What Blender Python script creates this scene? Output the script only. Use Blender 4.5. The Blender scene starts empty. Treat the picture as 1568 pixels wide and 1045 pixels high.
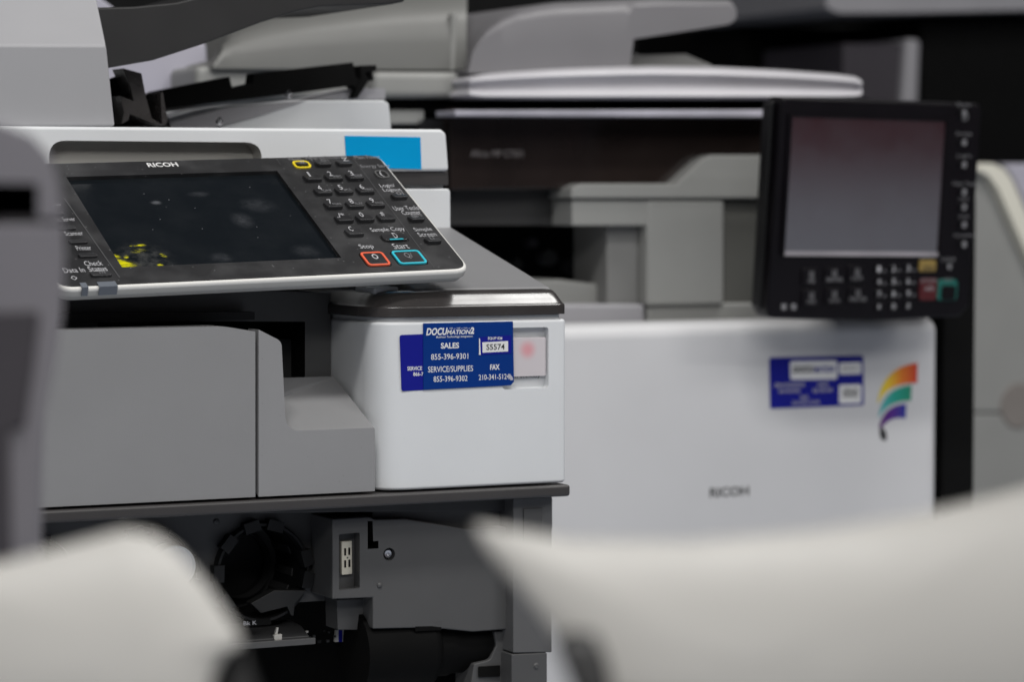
import bpy, bmesh, math, random
from mathutils import Vector, Matrix
random.seed(4)
S = bpy.context.scene
COL = S.collection

# ------------------------------------------------------------------ camera
F = 4355.0                                   # focal length in photo pixels (100 mm on 36 mm)
YAW, PITCH = math.radians(26.5), math.radians(2.8)
R_ = Vector((math.cos(YAW), -math.sin(YAW), 0))
F_ = Vector((math.sin(YAW)*math.cos(PITCH), math.cos(YAW)*math.cos(PITCH), -math.sin(PITCH)))
U_ = R_.cross(F_)
def ray(x, y): return F_ + R_*((x-784)/F) + U_*((522.5-y)/F)
CAM = Vector((0, 0, 0.67)) - ray(868, 745)*2.35
cd = bpy.data.cameras.new('camera'); cam = bpy.data.objects.new('camera', cd); COL.objects.link(cam)
cam.matrix_world = Matrix((R_, U_, -F_)).transposed().to_4x4(); cam.location = CAM
cd.sensor_width = 36; cd.lens = F/1568*36; cd.clip_start = 0.05; cd.clip_end = 100
cd.dof.use_dof = True; cd.dof.focus_distance = 2.24; cd.dof.aperture_fstop = 6.2; cd.dof.aperture_blades = 9
S.camera = cam

# ------------------------------------------------------------------ world and lamps
w = bpy.data.worlds.new('World'); S.world = w; w.use_nodes = True
w.node_tree.nodes['Background'].inputs[0].default_value = (0.80, 0.84, 1.0, 1)
w.node_tree.nodes['Background'].inputs[1].default_value = 0.06
def area(name, loc, rot, sx, sy, power, col=(1, 0.985, 0.96)):
    l = bpy.data.lights.new(name, 'AREA'); l.shape = 'RECTANGLE'; l.size = sx; l.size_y = sy
    l.energy = power; l.color = col
    o = bpy.data.objects.new(name, l); o.location = loc; o.rotation_euler = [math.radians(a) for a in rot]
    COL.objects.link(o); return o
area('ceiling_lamp', (1.2, -3.4, 3.9), (44, 0, 16), 3.6, 0.8, 76)
area('ceiling_lamp', (-2.4, -4.6, 3.2), (62, 0, -24), 2.4, 0.6, 74)
area('ceiling_lamp', (-0.95, -1.5, 3.6), (20, 0, -8), 1.6, 0.35, 82)
area('ceiling_lamp', (4.2, -5.4, 4.2), (0, 0, 0), 2.6, 0.6, 140)  # added out of view to light the floor and wall mirrored in the far touchscreen
area('ceiling_lamp', (1.52, 0.10, 3.3), (0, 0, 0), 1.04, 0.62, 46)
S.view_settings.view_transform = 'Standard'; S.view_settings.look = 'None'
S.view_settings.exposure = -0.40; S.view_settings.gamma = 1.0
S.render.engine = 'CYCLES'
S.cycles.use_denoising = True
S.cycles.max_bounces = 8

# ------------------------------------------------------------------ pixel -> place helpers
def on_y(x, y, Y):
    d = ray(x, y); return CAM + d*((Y-CAM.y)/d.y)
def on_x(x, y, X):
    d = ray(x, y); return CAM + d*((X-CAM.x)/d.x)
class Frame:                                  # a plane: origin, two in-plane unit axes, outward normal
    def __init__(s, o, e1, e2):
        s.o = o; s.e1 = e1.normalized(); s.e3 = s.e1.cross(e2).normalized(); s.e2 = s.e3.cross(s.e1)
    def loc(s, x, y, h=0.0):                  # pixel -> (a, b) on the plane lifted by h
        d = ray(x, y); o = s.o + s.e3*h
        p = CAM + d*((o-CAM).dot(s.e3)/d.dot(s.e3)) - o
        return Vector((p.dot(s.e1), p.dot(s.e2), h))
    def mat(s):
        return Matrix(((s.e1.x, s.e2.x, s.e3.x, s.o.x), (s.e1.y, s.e2.y, s.e3.y, s.o.y), (s.e1.z, s.e2.z, s.e3.z, s.o.z), (0, 0, 0, 1)))
def yframe(Y): return Frame(Vector((0, Y, 0)), Vector((1, 0, 0)), Vector((0, 0, 1)))

# ------------------------------------------------------------------ materials
MATS = {}
def mat(name, col, rough=0.45, metal=0.0, grain=0.0, dust=0.0, coat=0.0, vary=0.06, spec=0.5):
    if name in MATS: return MATS[name]
    m = bpy.data.materials.new(name); m.use_nodes = True; nt = m.node_tree; N = nt.nodes; L = nt.links
    b = N['Principled BSDF']; b.inputs['Roughness'].default_value = rough; b.inputs['Metallic'].default_value = metal
    b.inputs['Coat Weight'].default_value = coat; b.inputs['Coat Roughness'].default_value = 0.12
    b.inputs['Specular IOR Level'].default_value = spec
    tc = N.new('ShaderNodeTexCoord')
    n1 = N.new('ShaderNodeTexNoise'); n1.inputs['Scale'].default_value = 9; n1.inputs['Detail'].default_value = 6
    L.new(tc.outputs['Object'], n1.inputs['Vector'])
    mr = N.new('ShaderNodeMapRange'); mr.inputs[1].default_value = 0.3; mr.inputs[2].default_value = 0.7
    mr.inputs[3].default_value = 1-vary; mr.inputs[4].default_value = 1+vary
    L.new(n1.outputs['Fac'], mr.inputs[0])
    mx = N.new('ShaderNodeVectorMath'); mx.operation = 'SCALE'; mx.inputs[0].default_value = col[:3]
    L.new(mr.outputs[0], mx.inputs['Scale'])
    out = mx.outputs[0]
    rr = N.new('ShaderNodeMapRange'); rr.inputs[3].default_value = max(0.02, rough-0.08); rr.inputs[4].default_value = min(1, rough+0.1)
    n3 = N.new('ShaderNodeTexNoise'); n3.inputs['Scale'].default_value = 28; n3.inputs['Detail'].default_value = 8
    L.new(tc.outputs['Object'], n3.inputs['Vector']); L.new(n3.outputs['Fac'], rr.inputs[0]); L.new(rr.outputs[0], b.inputs['Roughness'])
    if dust > 0:                              # pale dust specks lying on the plastic
        v = N.new('ShaderNodeTexVoronoi'); v.inputs['Scale'].default_value = 260
        L.new(tc.outputs['Object'], v.inputs['Vector'])
        c = N.new('ShaderNodeMapRange'); c.inputs[1].default_value = 0.10; c.inputs[2].default_value = 0.20
        c.inputs[3].default_value = 1; c.inputs[4].default_value = 0
        L.new(v.outputs['Distance'], c.inputs[0])
        sp = N.new('ShaderNodeSeparateColor'); L.new(v.outputs['Color'], sp.inputs[0])
        g = N.new('ShaderNodeMath'); g.operation = 'GREATER_THAN'; g.inputs[1].default_value = 0.86
        L.new(sp.outputs[0], g.inputs[0])
        n2 = N.new('ShaderNodeTexNoise'); n2.inputs['Scale'].default_value = 30; n2.inputs['Detail'].default_value = 7
        L.new(tc.outputs['Object'], n2.inputs['Vector'])
        f2 = N.new('ShaderNodeMapRange'); f2.inputs[1].default_value = 0.45; f2.inputs[2].default_value = 0.75; f2.inputs[4].default_value = 0.12
        L.new(n2.outputs['Fac'], f2.inputs[0])
        mu = N.new('ShaderNodeMath'); mu.operation = 'MULTIPLY'; L.new(c.outputs[0], mu.inputs[0]); L.new(g.outputs[0], mu.inputs[1])
        ma = N.new('ShaderNodeMath'); ma.operation = 'MULTIPLY_ADD'; ma.inputs[1].default_value = 0.5
        L.new(mu.outputs[0], ma.inputs[0]); L.new(f2.outputs[0], ma.inputs[2])
        mm = N.new('ShaderNodeMath'); mm.operation = 'MULTIPLY'; mm.inputs[1].default_value = dust; L.new(ma.outputs[0], mm.inputs[0])
        mc = N.new('ShaderNodeMix'); mc.data_type = 'RGBA'; L.new(mm.outputs[0], mc.inputs[0]); L.new(out, mc.inputs[6])
        mc.inputs[7].default_value = (0.42, 0.42, 0.43, 1) if sum(col[:3]) < 0.6 else (0.12, 0.12, 0.12, 1)
        out = mc.outputs[2]
    L.new(out, b.inputs['Base Color'])
    if grain > 0:
        ng = N.new('ShaderNodeTexNoise'); ng.inputs['Scale'].default_value = 1400; ng.inputs['Detail'].default_value = 2
        L.new(tc.outputs['Object'], ng.inputs['Vector'])
        bp = N.new('ShaderNodeBump'); bp.inputs['Strength'].default_value = grain; bp.inputs['Distance'].default_value = 0.0004
        L.new(ng.outputs['Fac'], bp.inputs['Height']); L.new(bp.outputs[0], b.inputs['Normal'])
    MATS[name] = m; return m
WHITE = mat('white_plastic', (0.70, 0.715, 0.73), 0.40, grain=0.14, vary=0.03, dust=0.12)
COVER = mat('grey_cover_plastic', (0.245, 0.245, 0.25), 0.42, grain=0.25, vary=0.045, dust=0.12)
STEP = mat('step_cover_plastic', (0.262, 0.262, 0.268), 0.45, grain=0.2, vary=0.04, dust=0.5)
DECK = mat('deck_grey_plastic', (0.215, 0.215, 0.222), 0.5, grain=0.2, vary=0.04)
BROWN = mat('dark_brown_plastic', (0.040, 0.036, 0.035), 0.26, grain=0.12, vary=0.08, dust=0.25)
RAIL = mat('charcoal_rail_plastic', (0.045, 0.042, 0.042), 0.4, grain=0.15, vary=0.1)
INNER = mat('grey_inner_plastic', (0.076, 0.076, 0.077), 0.5, grain=0.2, vary=0.08)
INNERD = mat('dark_inner_plastic', (0.030, 0.030, 0.031), 0.5, vary=0.12)
BLACK = mat('black_plastic', (0.008, 0.008, 0.0085), 0.45, vary=0.2, spec=0.35)
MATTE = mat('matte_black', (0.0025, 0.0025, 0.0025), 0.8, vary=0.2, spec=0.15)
PANEL = mat('black_panel_plastic', (0.011, 0.011, 0.0122), 0.45, grain=0.25, vary=0.12, dust=0.6)
CAP = mat('glossy_brown_cap', (0.040, 0.036, 0.035), 0.21, grain=0.05, vary=0.08, dust=0.15, spec=0.7)
BOTTLE = mat('bottle_black', (0.003, 0.003, 0.003), 0.7, vary=0.2, spec=0.1)
KEYM = mat('black_key_plastic', (0.022, 0.022, 0.0235), 0.33, grain=0.1, vary=0.1, dust=0.3)
RIM = mat('cream_white_plastic', (0.72, 0.71, 0.68), 0.4, grain=0.08, vary=0.02)
UNDER = mat('warm_grey_plastic', (0.50, 0.49, 0.46), 0.45, grain=0.1, vary=0.02)
PRINT = mat('white_print', (0.44, 0.44, 0.46), 0.6, vary=0.15)
PRINTD = mat('dim_print', (0.19, 0.19, 0.20), 0.6, vary=0.2)
INK = mat('black_ink', (0.015, 0.015, 0.017), 0.5)
BSCREEN = mat('violet_grey_screen', (0.020, 0.011, 0.015), 0.11, vary=0.08, coat=1.0)
BSCREEN.node_tree.nodes['Principled BSDF'].inputs['IOR'].default_value = 2.5
BSCREEN.node_tree.nodes['Principled BSDF'].inputs['Coat IOR'].default_value = 2.4
YEL = mat('yellow_ring', (0.80, 0.62, 0.02), 0.4, vary=0.04)
RED = mat('red_orange_ring', (0.80, 0.13, 0.06), 0.4, vary=0.05)
CYA = mat('cyan_ring', (0.03, 0.50, 0.62), 0.4, vary=0.05)
NAVY = mat('navy_label', (0.0008, 0.032, 0.205), 0.38, vary=0.05, spec=0.2)
VIOL = mat('violet_blue_label', (0.008, 0.011, 0.24), 0.38, vary=0.05, spec=0.2)
PAPER = mat('white_label', (0.74, 0.74, 0.74), 0.5, vary=0.02)
NOTE = mat('blue_note_paper', (0.002, 0.32, 0.66), 0.8, vary=0.12, spec=0.05)
STEEL = mat('bright_steel', (0.62, 0.62, 0.64), 0.22, metal=1.0)
IVORY = mat('ivory_plastic', (0.62, 0.59, 0.50), 0.4)
TAPE = mat('grey_tape', (0.13, 0.145, 0.17), 0.4)
BGREY = mat('greenish_grey_plastic', (0.285, 0.287, 0.276), 0.45, grain=0.05, vary=0.03)
BPURP = mat('cool_grey_plastic', (0.33, 0.325, 0.345), 0.45, vary=0.03)
BWHITE = mat('door_white_plastic', (0.62, 0.62, 0.632), 0.42, vary=0.02)
BLAV = mat('lavender_grey_plastic', (0.44, 0.43, 0.50), 0.45, vary=0.03)
GLASS = mat('smoked_glass_panel', (0.020, 0.0145, 0.013), 0.14, vary=0.3)
EDGEGLINT = mat('pale_edge_reflection', (0.42, 0.41, 0.47), 0.3, vary=0.25)  # pale colour stands in for a reflection along the edge
BPANEL = mat('black_gloss_panel', (0.004, 0.0032, 0.0045), 0.3, vary=0.2, spec=0.25)
FWHITE = mat('pale_lid_plastic', (0.455, 0.443, 0.418), 0.44, vary=0.02)
FGREY = mat('lilac_grey_plastic', (0.20, 0.192, 0.213), 0.42, vary=0.05)
CREAM = mat('cream_edge_plastic', (0.78, 0.76, 0.66), 0.4, vary=0.02)
DGREY = mat('dark_purple_grey_plastic', (0.045, 0.04, 0.048), 0.5)
CONC = mat('blue_grey_floor_paint', (0.33, 0.365, 0.43), 0.7, vary=0.2)
WALLM = mat('dark_wall_paint', (0.010, 0.010, 0.010), 0.8, vary=0.2)
REFLRED = mat('reflection_red', (0.20, 0.018, 0.02), 0.6, vary=0.15)  # red of the added wall that the far touchscreen mirrors
WALLB = mat('blue_grey_wall_paint', (0.20, 0.22, 0.26), 0.7, vary=0.1)

def frosted_square():
    m = bpy.data.materials.new('frosted_square_with_pink_spot'); m.use_nodes = True; N = m.node_tree.nodes; L = m.node_tree.links
    b = N['Principled BSDF']; b.inputs['Roughness'].default_value = 0.5
    tc = N.new('ShaderNodeTexCoord'); ln = N.new('ShaderNodeVectorMath'); ln.operation = 'LENGTH'
    mp = N.new('ShaderNodeMapping'); mp.inputs['Scale'].default_value = (1, 0, 1.0); mp.inputs['Location'].default_value = (-0.0005, 0, -0.006); L.new(tc.outputs['Object'], mp.inputs[0])
    L.new(mp.outputs[0], ln.inputs[0])
    cr = N.new('ShaderNodeMapRange'); cr.interpolation_type = 'SMOOTHERSTEP'; cr.inputs[1].default_value = 0.0; cr.inputs[2].default_value = 0.0115
    cr.inputs[3].default_value = 1; cr.inputs[4].default_value = 0
    L.new(ln.outputs['Value'], cr.inputs[0])
    mx = N.new('ShaderNodeMix'); mx.data_type = 'RGBA'; L.new(cr.outputs[0], mx.inputs[0])
    mx.inputs[6].default_value = (0.60, 0.56, 0.58, 1); mx.inputs[7].default_value = (0.68, 0.33, 0.36, 1)
    L.new(mx.outputs[2], b.inputs['Base Color']); return m
def feather_colours(stops):                   # printed colour ramp along the mark, left to right
    m = bpy.data.materials.new('printed_colour_ramp'); m.use_nodes = True; N = m.node_tree.nodes; L = m.node_tree.links
    b = N['Principled BSDF']; b.inputs['Roughness'].default_value = 0.45
    tc = N.new('ShaderNodeTexCoord'); sx = N.new('ShaderNodeSeparateXYZ'); L.new(tc.outputs['Generated'], sx.inputs[0])
    r = N.new('ShaderNodeValToRGB'); L.new(sx.outputs[0], r.inputs[0]); L.new(r.outputs[0], b.inputs['Base Color'])
    e = r.color_ramp.elements
    e[0].position, e[0].color = stops[0][0], (*stops[0][1], 1); e[1].position, e[1].color = stops[-1][0], (*stops[-1][1], 1)
    for p, c in stops[1:-1]:
        k = e.new(p); k.color = (*c, 1)
    return m

# ------------------------------------------------------------------ mesh helpers
class MB:
    def __init__(s): s.bm = bmesh.new(); s.mats = []
    def mi(s, m):
        if m not in s.mats: s.mats.append(m)
        return s.mats.index(m)
    def loft(s, a_, b_, m):                   # two loops joined, each vertex with its own depth
        i = s.mi(m); a = [s.bm.verts.new(p) for p in a_]; b = [s.bm.verts.new(p) for p in b_]; n = len(a)
        fs = [s.bm.faces.new(a), s.bm.faces.new(list(reversed(b)))]+[s.bm.faces.new((a[k], b[k], b[(k+1) % n], a[(k+1) % n])) for k in range(n)]
        for f in fs: f.material_index = i
        return s
    def solid(s, front, vec, m):              # flat loop of points extruded along vec
        i = s.mi(m); vec = Vector(vec)
        a = [s.bm.verts.new(p) for p in front]; b = [s.bm.verts.new(Vector(p)+vec) for p in front]
        n = len(a); fs = [s.bm.faces.new(a), s.bm.faces.new(list(reversed(b)))]
        for k in range(n): fs.append(s.bm.faces.new((a[k], b[k], b[(k+1) % n], a[(k+1) % n])))
        for f in fs: f.material_index = i
        return s
    def face(s, pts, m):
        f = s.bm.faces.new([s.bm.verts.new(p) for p in pts]); f.material_index = s.mi(m); return s
    def box(s, x0, x1, y0, y1, z0, z1, m):
        return s.solid([(x0, y0, z0), (x1, y0, z0), (x1, y0, z1), (x0, y0, z1)], (0, y1-y0, 0), m)
    def grid_solid(s, rows, vec, m):          # front grid (rows of points) with a parallel back, closed all round
        i = s.mi(m); vec = Vector(vec); R, C = len(rows), len(rows[0])
        a = [[s.bm.verts.new(p) for p in r] for r in rows]; b = [[s.bm.verts.new(Vector(p)+vec) for p in r] for r in rows]
        fs = []
        for r in range(R-1):
            for c in range(C-1):
                fs.append(s.bm.faces.new((a[r][c], a[r+1][c], a[r+1][c+1], a[r][c+1])))
                fs.append(s.bm.faces.new((b[r][c], b[r][c+1], b[r+1][c+1], b[r+1][c])))
        for c in range(C-1):
            fs.append(s.bm.faces.new((a[0][c], a[0][c+1], b[0][c+1], b[0][c])))
            fs.append(s.bm.faces.new((a[R-1][c], b[R-1][c], b[R-1][c+1], a[R-1][c+1])))
        for r in range(R-1):
            fs.append(s.bm.faces.new((a[r][0], b[r][0], b[r+1][0], a[r+1][0])))
            fs.append(s.bm.faces.new((a[r][C-1], a[r+1][C-1], b[r+1][C-1], b[r][C-1])))
        for f in fs: f.material_index = i
        return s
    def lathe(s, prof, axis_o, axis_d, m, seg=40):   # profile (radius, along) turned round an axis
        i = s.mi(m); d = Vector(axis_d).normalized(); o = Vector(axis_o)
        u = d.orthogonal().normalized(); v = d.cross(u); rings = []
        for r, h in prof:
            if r < 1e-6: rings.append([s.bm.verts.new(o+d*h)])
            else: rings.append([s.bm.verts.new(o+d*h+(u*math.cos(2*math.pi*k/seg)+v*math.sin(2*math.pi*k/seg))*r) for k in range(seg)])
        for A, B in zip(rings, rings[1:]):
            for k in range(seg):
                k2 = (k+1) % seg
                q = [A[0], B[k2], B[k]] if len(A) == 1 else [A[k], A[k2], B[0]] if len(B) == 1 else [A[k], A[k2], B[k2], B[k]]
                f = s.bm.faces.new(q); f.material_index = i
        return s
    def text(s, body, center, w, h, m, fr=None, italic=0.0, bold=0.0, lift=0.0):   # flat lettering fitted to w x h
        c = bpy.data.curves.new('t', 'FONT'); c.body = body; c.size = 1; c.shear = italic; c.offset = bold
        c.align_x = 'CENTER'; c.align_y = 'CENTER'; c.resolution_u = 3; c.space_line = 0.8
        o = bpy.data.objects.new('t', c); COL.objects.link(o); bpy.context.view_layer.update()
        me = bpy.data.meshes.new_from_object(o.evaluated_get(bpy.context.evaluated_depsgraph_get()))
        bpy.data.objects.remove(o); bpy.data.curves.remove(c)
        xs = [v.co.x for v in me.vertices]; ys = [v.co.y for v in me.vertices]
        sx = w/(max(xs)-min(xs)); sy = h/(max(ys)-min(ys)); cx = (max(xs)+min(xs))/2; cy = (max(ys)+min(ys))/2
        M = fr.mat() if fr else Matrix.Identity(4); i = s.mi(m)
        vs = [s.bm.verts.new(M @ Vector((center[0]+(v.co.x-cx)*sx, center[1]+(v.co.y-cy)*sy, lift))) for v in me.vertices]
        for p in me.polygons:
            try: f = s.bm.faces.new([vs[k] for k in p.vertices]); f.material_index = i
            except ValueError: pass
        bpy.data.meshes.remove(me); return s
    def ptext(s, fr, body, cx, cy, wpx, hpx, m, lift=0.0004, world=False, **k):    # the same, placed and sized by what it covers
        a = fr.loc(cx-wpx/2, cy); b = fr.loc(cx+wpx/2, cy); t = fr.loc(cx, cy-hpx/2); u = fr.loc(cx, cy+hpx/2); c = fr.loc(cx, cy)
        return s.text(body, (c.x, c.y), abs(b.x-a.x), abs(t.y-u.y), m, fr if world else None, lift=lift, **k)
    def build(s, name, parent=None, bevel=0.0, seg=3, angle=35, cut=None, label=None, recenter=True, smooth=40):
        bm = s.bm; bmesh.ops.remove_doubles(bm, verts=bm.verts, dist=1e-6); bmesh.ops.recalc_face_normals(bm, faces=bm.faces)
        me = bpy.data.meshes.new(name); bm.to_mesh(me); bm.free()
        for m in s.mats: me.materials.append(m)
        o = bpy.data.objects.new(name, me); COL.objects.link(o)
        tmp = []
        if bevel > 0:
            b = o.modifiers.new('b', 'BEVEL'); b.width = bevel; b.segments = seg; b.limit_method = 'ANGLE'; b.angle_limit = math.radians(angle)
        for cb in (cut or []):
            cm = bpy.data.meshes.new('c'); bmesh.ops.recalc_face_normals(cb.bm, faces=cb.bm.faces); cb.bm.to_mesh(cm); cb.bm.free()
            for m in cb.mats: cm.materials.append(m)
            co = bpy.data.objects.new('c', cm); COL.objects.link(co); tmp.append(co)
            q = o.modifiers.new('q', 'BOOLEAN'); q.operation = 'DIFFERENCE'; q.object = co; q.solver = 'EXACT'
            q.material_mode = 'TRANSFER'
        if o.modifiers:
            bpy.context.view_layer.update()
            nm = bpy.data.meshes.new_from_object(o.evaluated_get(bpy.context.evaluated_depsgraph_get()))
            o.modifiers.clear(); o.data = nm; bpy.data.meshes.remove(me); me = nm; me.name = name
        for c in tmp: bpy.data.objects.remove(c)
        if smooth and (bevel > 0 or smooth > 40):
            for p in me.polygons: p.use_smooth = True
            me.set_sharp_from_angle(angle=math.radians(smooth))
            wn = o.modifiers.new('weighted_normal', 'WEIGHTED_NORMAL'); wn.keep_sharp = True; wn.weight = 60
        if recenter and me.vertices:
            xs = [v.co for v in me.vertices]
            c = Vector([(min(p[i] for p in xs)+max(p[i] for p in xs))/2 for i in range(3)])
            me.transform(Matrix.Translation(-c)); o.location = c
        if parent is not None:
            bpy.context.view_layer.update()
            o.parent = parent
            if recenter: o.matrix_parent_inverse = parent.matrix_world.inverted()
        if label: o['label'] = label
        return o
def fillet(pts, rad, seg=6):                  # round the corners of a 2-D polygon; rad a number or one per corner
    out = []; n = len(pts)
    for k in range(n):
        p = Vector(pts[k]); a = Vector(pts[k-1]); b = Vector(pts[(k+1) % n]); r = rad if isinstance(rad, (int, float)) else rad[k]
        if r <= 0: out.append(p); continue
        u = (a-p); v = (b-p); lu, lv = u.length, v.length; u /= lu; v /= lv
        t = min(r/max(1e-6, math.tan(math.acos(max(-1, min(1, u.dot(v))))/2)), lu*0.48, lv*0.48)
        q0, q1 = p+u*t, p+v*t
        for i in range(seg+1):
            s_ = i/seg; out.append(q0*(1-s_)**2+p*2*s_*(1-s_)+q1*s_**2)
    return out
def rrect(cx, cy, w_, h_, r, seg=5):
    return fillet([(cx-w_/2, cy-h_/2), (cx+w_/2, cy-h_/2), (cx+w_/2, cy+h_/2), (cx-w_/2, cy+h_/2)], r, seg)
def py(pts, Y, r=0, seg=6):                   # outline seen at pixels, laid on the upright plane y = Y
    P = fillet(pts, r, seg) if r else pts
    return [on_y(p[0], p[1], Y) for p in P]
def pyo(pts, Y, Y2, r=0):                     # outline seen on plane Y, moved straight to Y2 (for cutting through)
    return [Vector((p.x, Y2, p.z)) for p in py(pts, Y, r)]
def thing(name, label, cat, loc, group=None):
    o = bpy.data.objects.new(name, None); COL.objects.link(o); o.location = loc; o.empty_display_size = 0.1
    o['label'] = label; o['category'] = cat
    if group: o['group'] = group
    bpy.context.view_layer.update(); return o
def tag(o, label, cat, group=None):
    o['label'] = label; o['category'] = cat
    if group: o['group'] = group
    return o
def struct(o): o['kind'] = 'structure'; return o
def plate(name, fr, pts, th, m, parent, r=0, lift=0, bevel=0, cut=None, **k):     # thin plate on a frame, outline in (a, b)
    P = fillet(pts, r) if r else pts
    return MB().solid([Vector((p[0], p[1], lift)) for p in P], (0, 0, th), m).build(name, parent, bevel, cut=cut, **k)

# ------------------------------------------------------------------ setting
struct(MB().box(-8, 8, -7, 7, -0.05, 0, CONC).build('floor'))
struct(MB().box(-8, 8, 4.6, 4.7, 0.002, 4.5, WALLM).build('back_wall'))

struct(MB().box(4.3, 8, -5.85, -5.75, 0.002, 3.0, REFLRED).build('reflection_wall'))  # unseen red wall, added for its reflection in the far touchscreen

# ================================================================== NEAR PRINTER
P1 = thing('multifunction_printer', 'grey and white office copier in sharp focus with tilted keypad panel and open toner bay', 'printer', (-0.28, 0.3, 0))
Y0 = 0.0
XL = on_y(578, 600, 0).x
zr_top = on_y(868, 743, -0.004).z; zr_bot = on_y(868, 761, -0.004).z
# --- white column with rounded left corner and window
zc0 = zr_top+0.0015; zc1 = on_y(740, 491, 0).z
foot = fillet([(XL, 0.17), (XL, 0), (0.0, 0), (0.0, 0.17)], [0, 0.029, 0.006, 0], 12)
wx0, wz1 = on_y(770, 502, 0).x, on_y(800, 502, 0).z
wx1, wz0 = on_y(840, 502, 0).x, on_y(800, 596, 0).z
cutw = MB().solid([(p[0], -0.02, p[1]) for p in rrect((wx0+wx1)/2, (wz0+wz1)/2, wx1-wx0, wz1-wz0, 0.003)], (0, 0.028, 0), WHITE)
side_column = MB().solid([(p[0], p[1], zc0) for p in foot], (0, 0, zc1-zc0), WHITE).build('side_column', P1, 0.0028, 4, 60, cut=[cutw])
# window inside the recess
fs = frosted_square()
a, b_ = on_y(778, 518, 0.003), on_y(836, 576, 0.003)
MB().solid([(p[0], 0.003, p[1]) for p in rrect((a.x+b_.x)/2, (a.z+b_.z)/2, b_.x-a.x, a.z-b_.z, 0.0012)], (0, 0.004, 0), fs).build('indicator_window', P1, 0.0004)
f5 = yframe(0.0079)
MB().ptext(f5, 'on standby', 805, 577.5, 44, 6, INK, lift=0.0001, world=True).build('lettering', P1)
# neck and cap with sloping back
znk = on_y(740, 483, 0.004).z; zct = on_y(740, 467.5, -0.001).z
footn = fillet([(XL+0.003, 0.17), (XL+0.003, 0.004), (-0.004, 0.004), (-0.004, 0.17)], [0, 0.029, 0.004, 0], 12)
MB().solid([(p[0], p[1], zc1-0.002) for p in footn], (0, 0, znk-zc1+0.0018), WHITE).build('column_neck', P1, 0.001)
zs = zct+0.0105
def footc(o): return fillet([(XL-0.004+o, 0.30), (XL-0.004+o, -0.001+o), (0.001-o*0.32, -0.001+o), (0.001-o*0.32, 0.30)], [0, 0.040, 0.011, 0], 12)
prof = [(0.0, znk), (0.0, zct-0.0014), (0.0005, zct-0.0005), (0.0016, zct+0.0001), (0.0030, zct+0.0012), (0.0060, zct+0.0042), (0.0100, zct+0.0082), (0.0135, zs), (0.019, zs+0.0016)]
mb = MB(); mb.mi(CAP); rings = [[mb.bm.verts.new((p[0], p[1], z)) for p in footc(off)] for off, z in prof]; n = len(rings[0])
for A, B in zip(rings, rings[1:]):
    for k in range(n): mb.bm.faces.new((A[k], A[(k+1) % n], B[(k+1) % n], B[k]))
mb.bm.faces.new(rings[0]); mb.bm.faces.new(rings[-1])
mb.build('column_cap', P1, 0, smooth=50)
# sloping deck behind the cap
dk0 = on_y(860, 445, 0.018); dk1 = on_x(690, 341, -0.004)
deck_pts = [Vector((XL+0.040, 0.018, zs+0.0022)), Vector((-0.005, 0.018, zs+0.0022)), Vector((-0.005, dk1.y+0.05, dk1.z+0.010)), Vector((XL+0.040, dk1.y+0.05, dk1.z+0.010))]
MB().solid(deck_pts, (0, 0, -0.012), DECK).build('output_tray', P1, 0.003, 4)
# --- rail under the covers
zl = on_y(300, 790, -0.004).z
MB().box(on_y(20, 780, 0).x, 0.0015, -0.004, 0.10, zr_bot, zr_top, RAIL).build('base_rail', P1, 0.0025, 4)
# --- left cover, step cover
zb = zr_top+0.0022
def cov(pts, r):
    P = []
    for p in fillet(pts, r, 8):
        q = on_y(p[0], p[1], 0.0); P.append(Vector((q.x, 0.0, max(zb, q.z) if p[1] < 700 else zb)))
    return P
front_cover = MB().solid(cov([(-40, 509), (345, 500.5), (391, 508), (391, 755), (-40, 776)], [0, 60, 1, 1, 0]), (0, 0.035, 0), COVER).build('front_cover', P1, 0.002, 3, 50)
xs_r = on_y(574.5, 700, 0).x
stp = fillet([(396, 505), (431, 523), (438, 661), (574, 655.5), (574, 752), (396, 757)], [0, 14, 24, 3, 2, 1], 9)
P = []
for p in stp:
    q = on_y(p[0], p[1], 0); P.append(Vector((min(q.x, xs_r), 0, max(zb, q.z) if p[1] < 700 else zb)))
step_back = on_x(513, 577, xs_r)
dvec = Vector((0, step_back.y, step_back.z-on_y(574, 656, 0).z))
B = []                                        # thin wall above, deep block under the step
for p, q in zip(stp, P):
    k = min(1, max(0, (p[1]-625)/33)); k = k*k*(3-2*k) if p[0] < 480 else 1.0
    if p[0] < 400 and p[1] > 700: k = 1.0
    B.append(q+Vector((0, 0.022, 0))*(1-k)+dvec*k)
step_o = MB().loft(P, B, STEP).build('step_cover', P1, 0.0022, 4, 50)
# --- inner frame seen in the gap above the covers
Yi = min(0.155, on_x(508, 480, XL).y-0.001)
Yi = max(Yi, 0.075)
f_op = MB().solid(pyo([(150, 491), (467, 493), (467, 640), (150, 640)], Yi, Yi-0.02), (0, 0.10, 0), MATTE)
inner_frame = MB().solid(py([(60, 430), (507, 448), (507, 640), (60, 650)], Yi), (0, 0.06, 0), INNER).build('inner_frame', P1, 0.0015, 2, cut=[f_op])
MB().solid(py([(140, 520), (466, 520), (466, 640), (140, 640)], Yi+0.03), (0, 0.01, 0), INNERD).build('exit_guide', P1)
MB().solid(py([(-40, 480), (390, 478), (390, 490), (-40, 498)], Yi-0.02), (0, 0.015, 0), BLACK).build('exit_roller', P1)

# --- scanner
xsr = -0.012
Ys = on_x(684, 230, xsr).y

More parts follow.
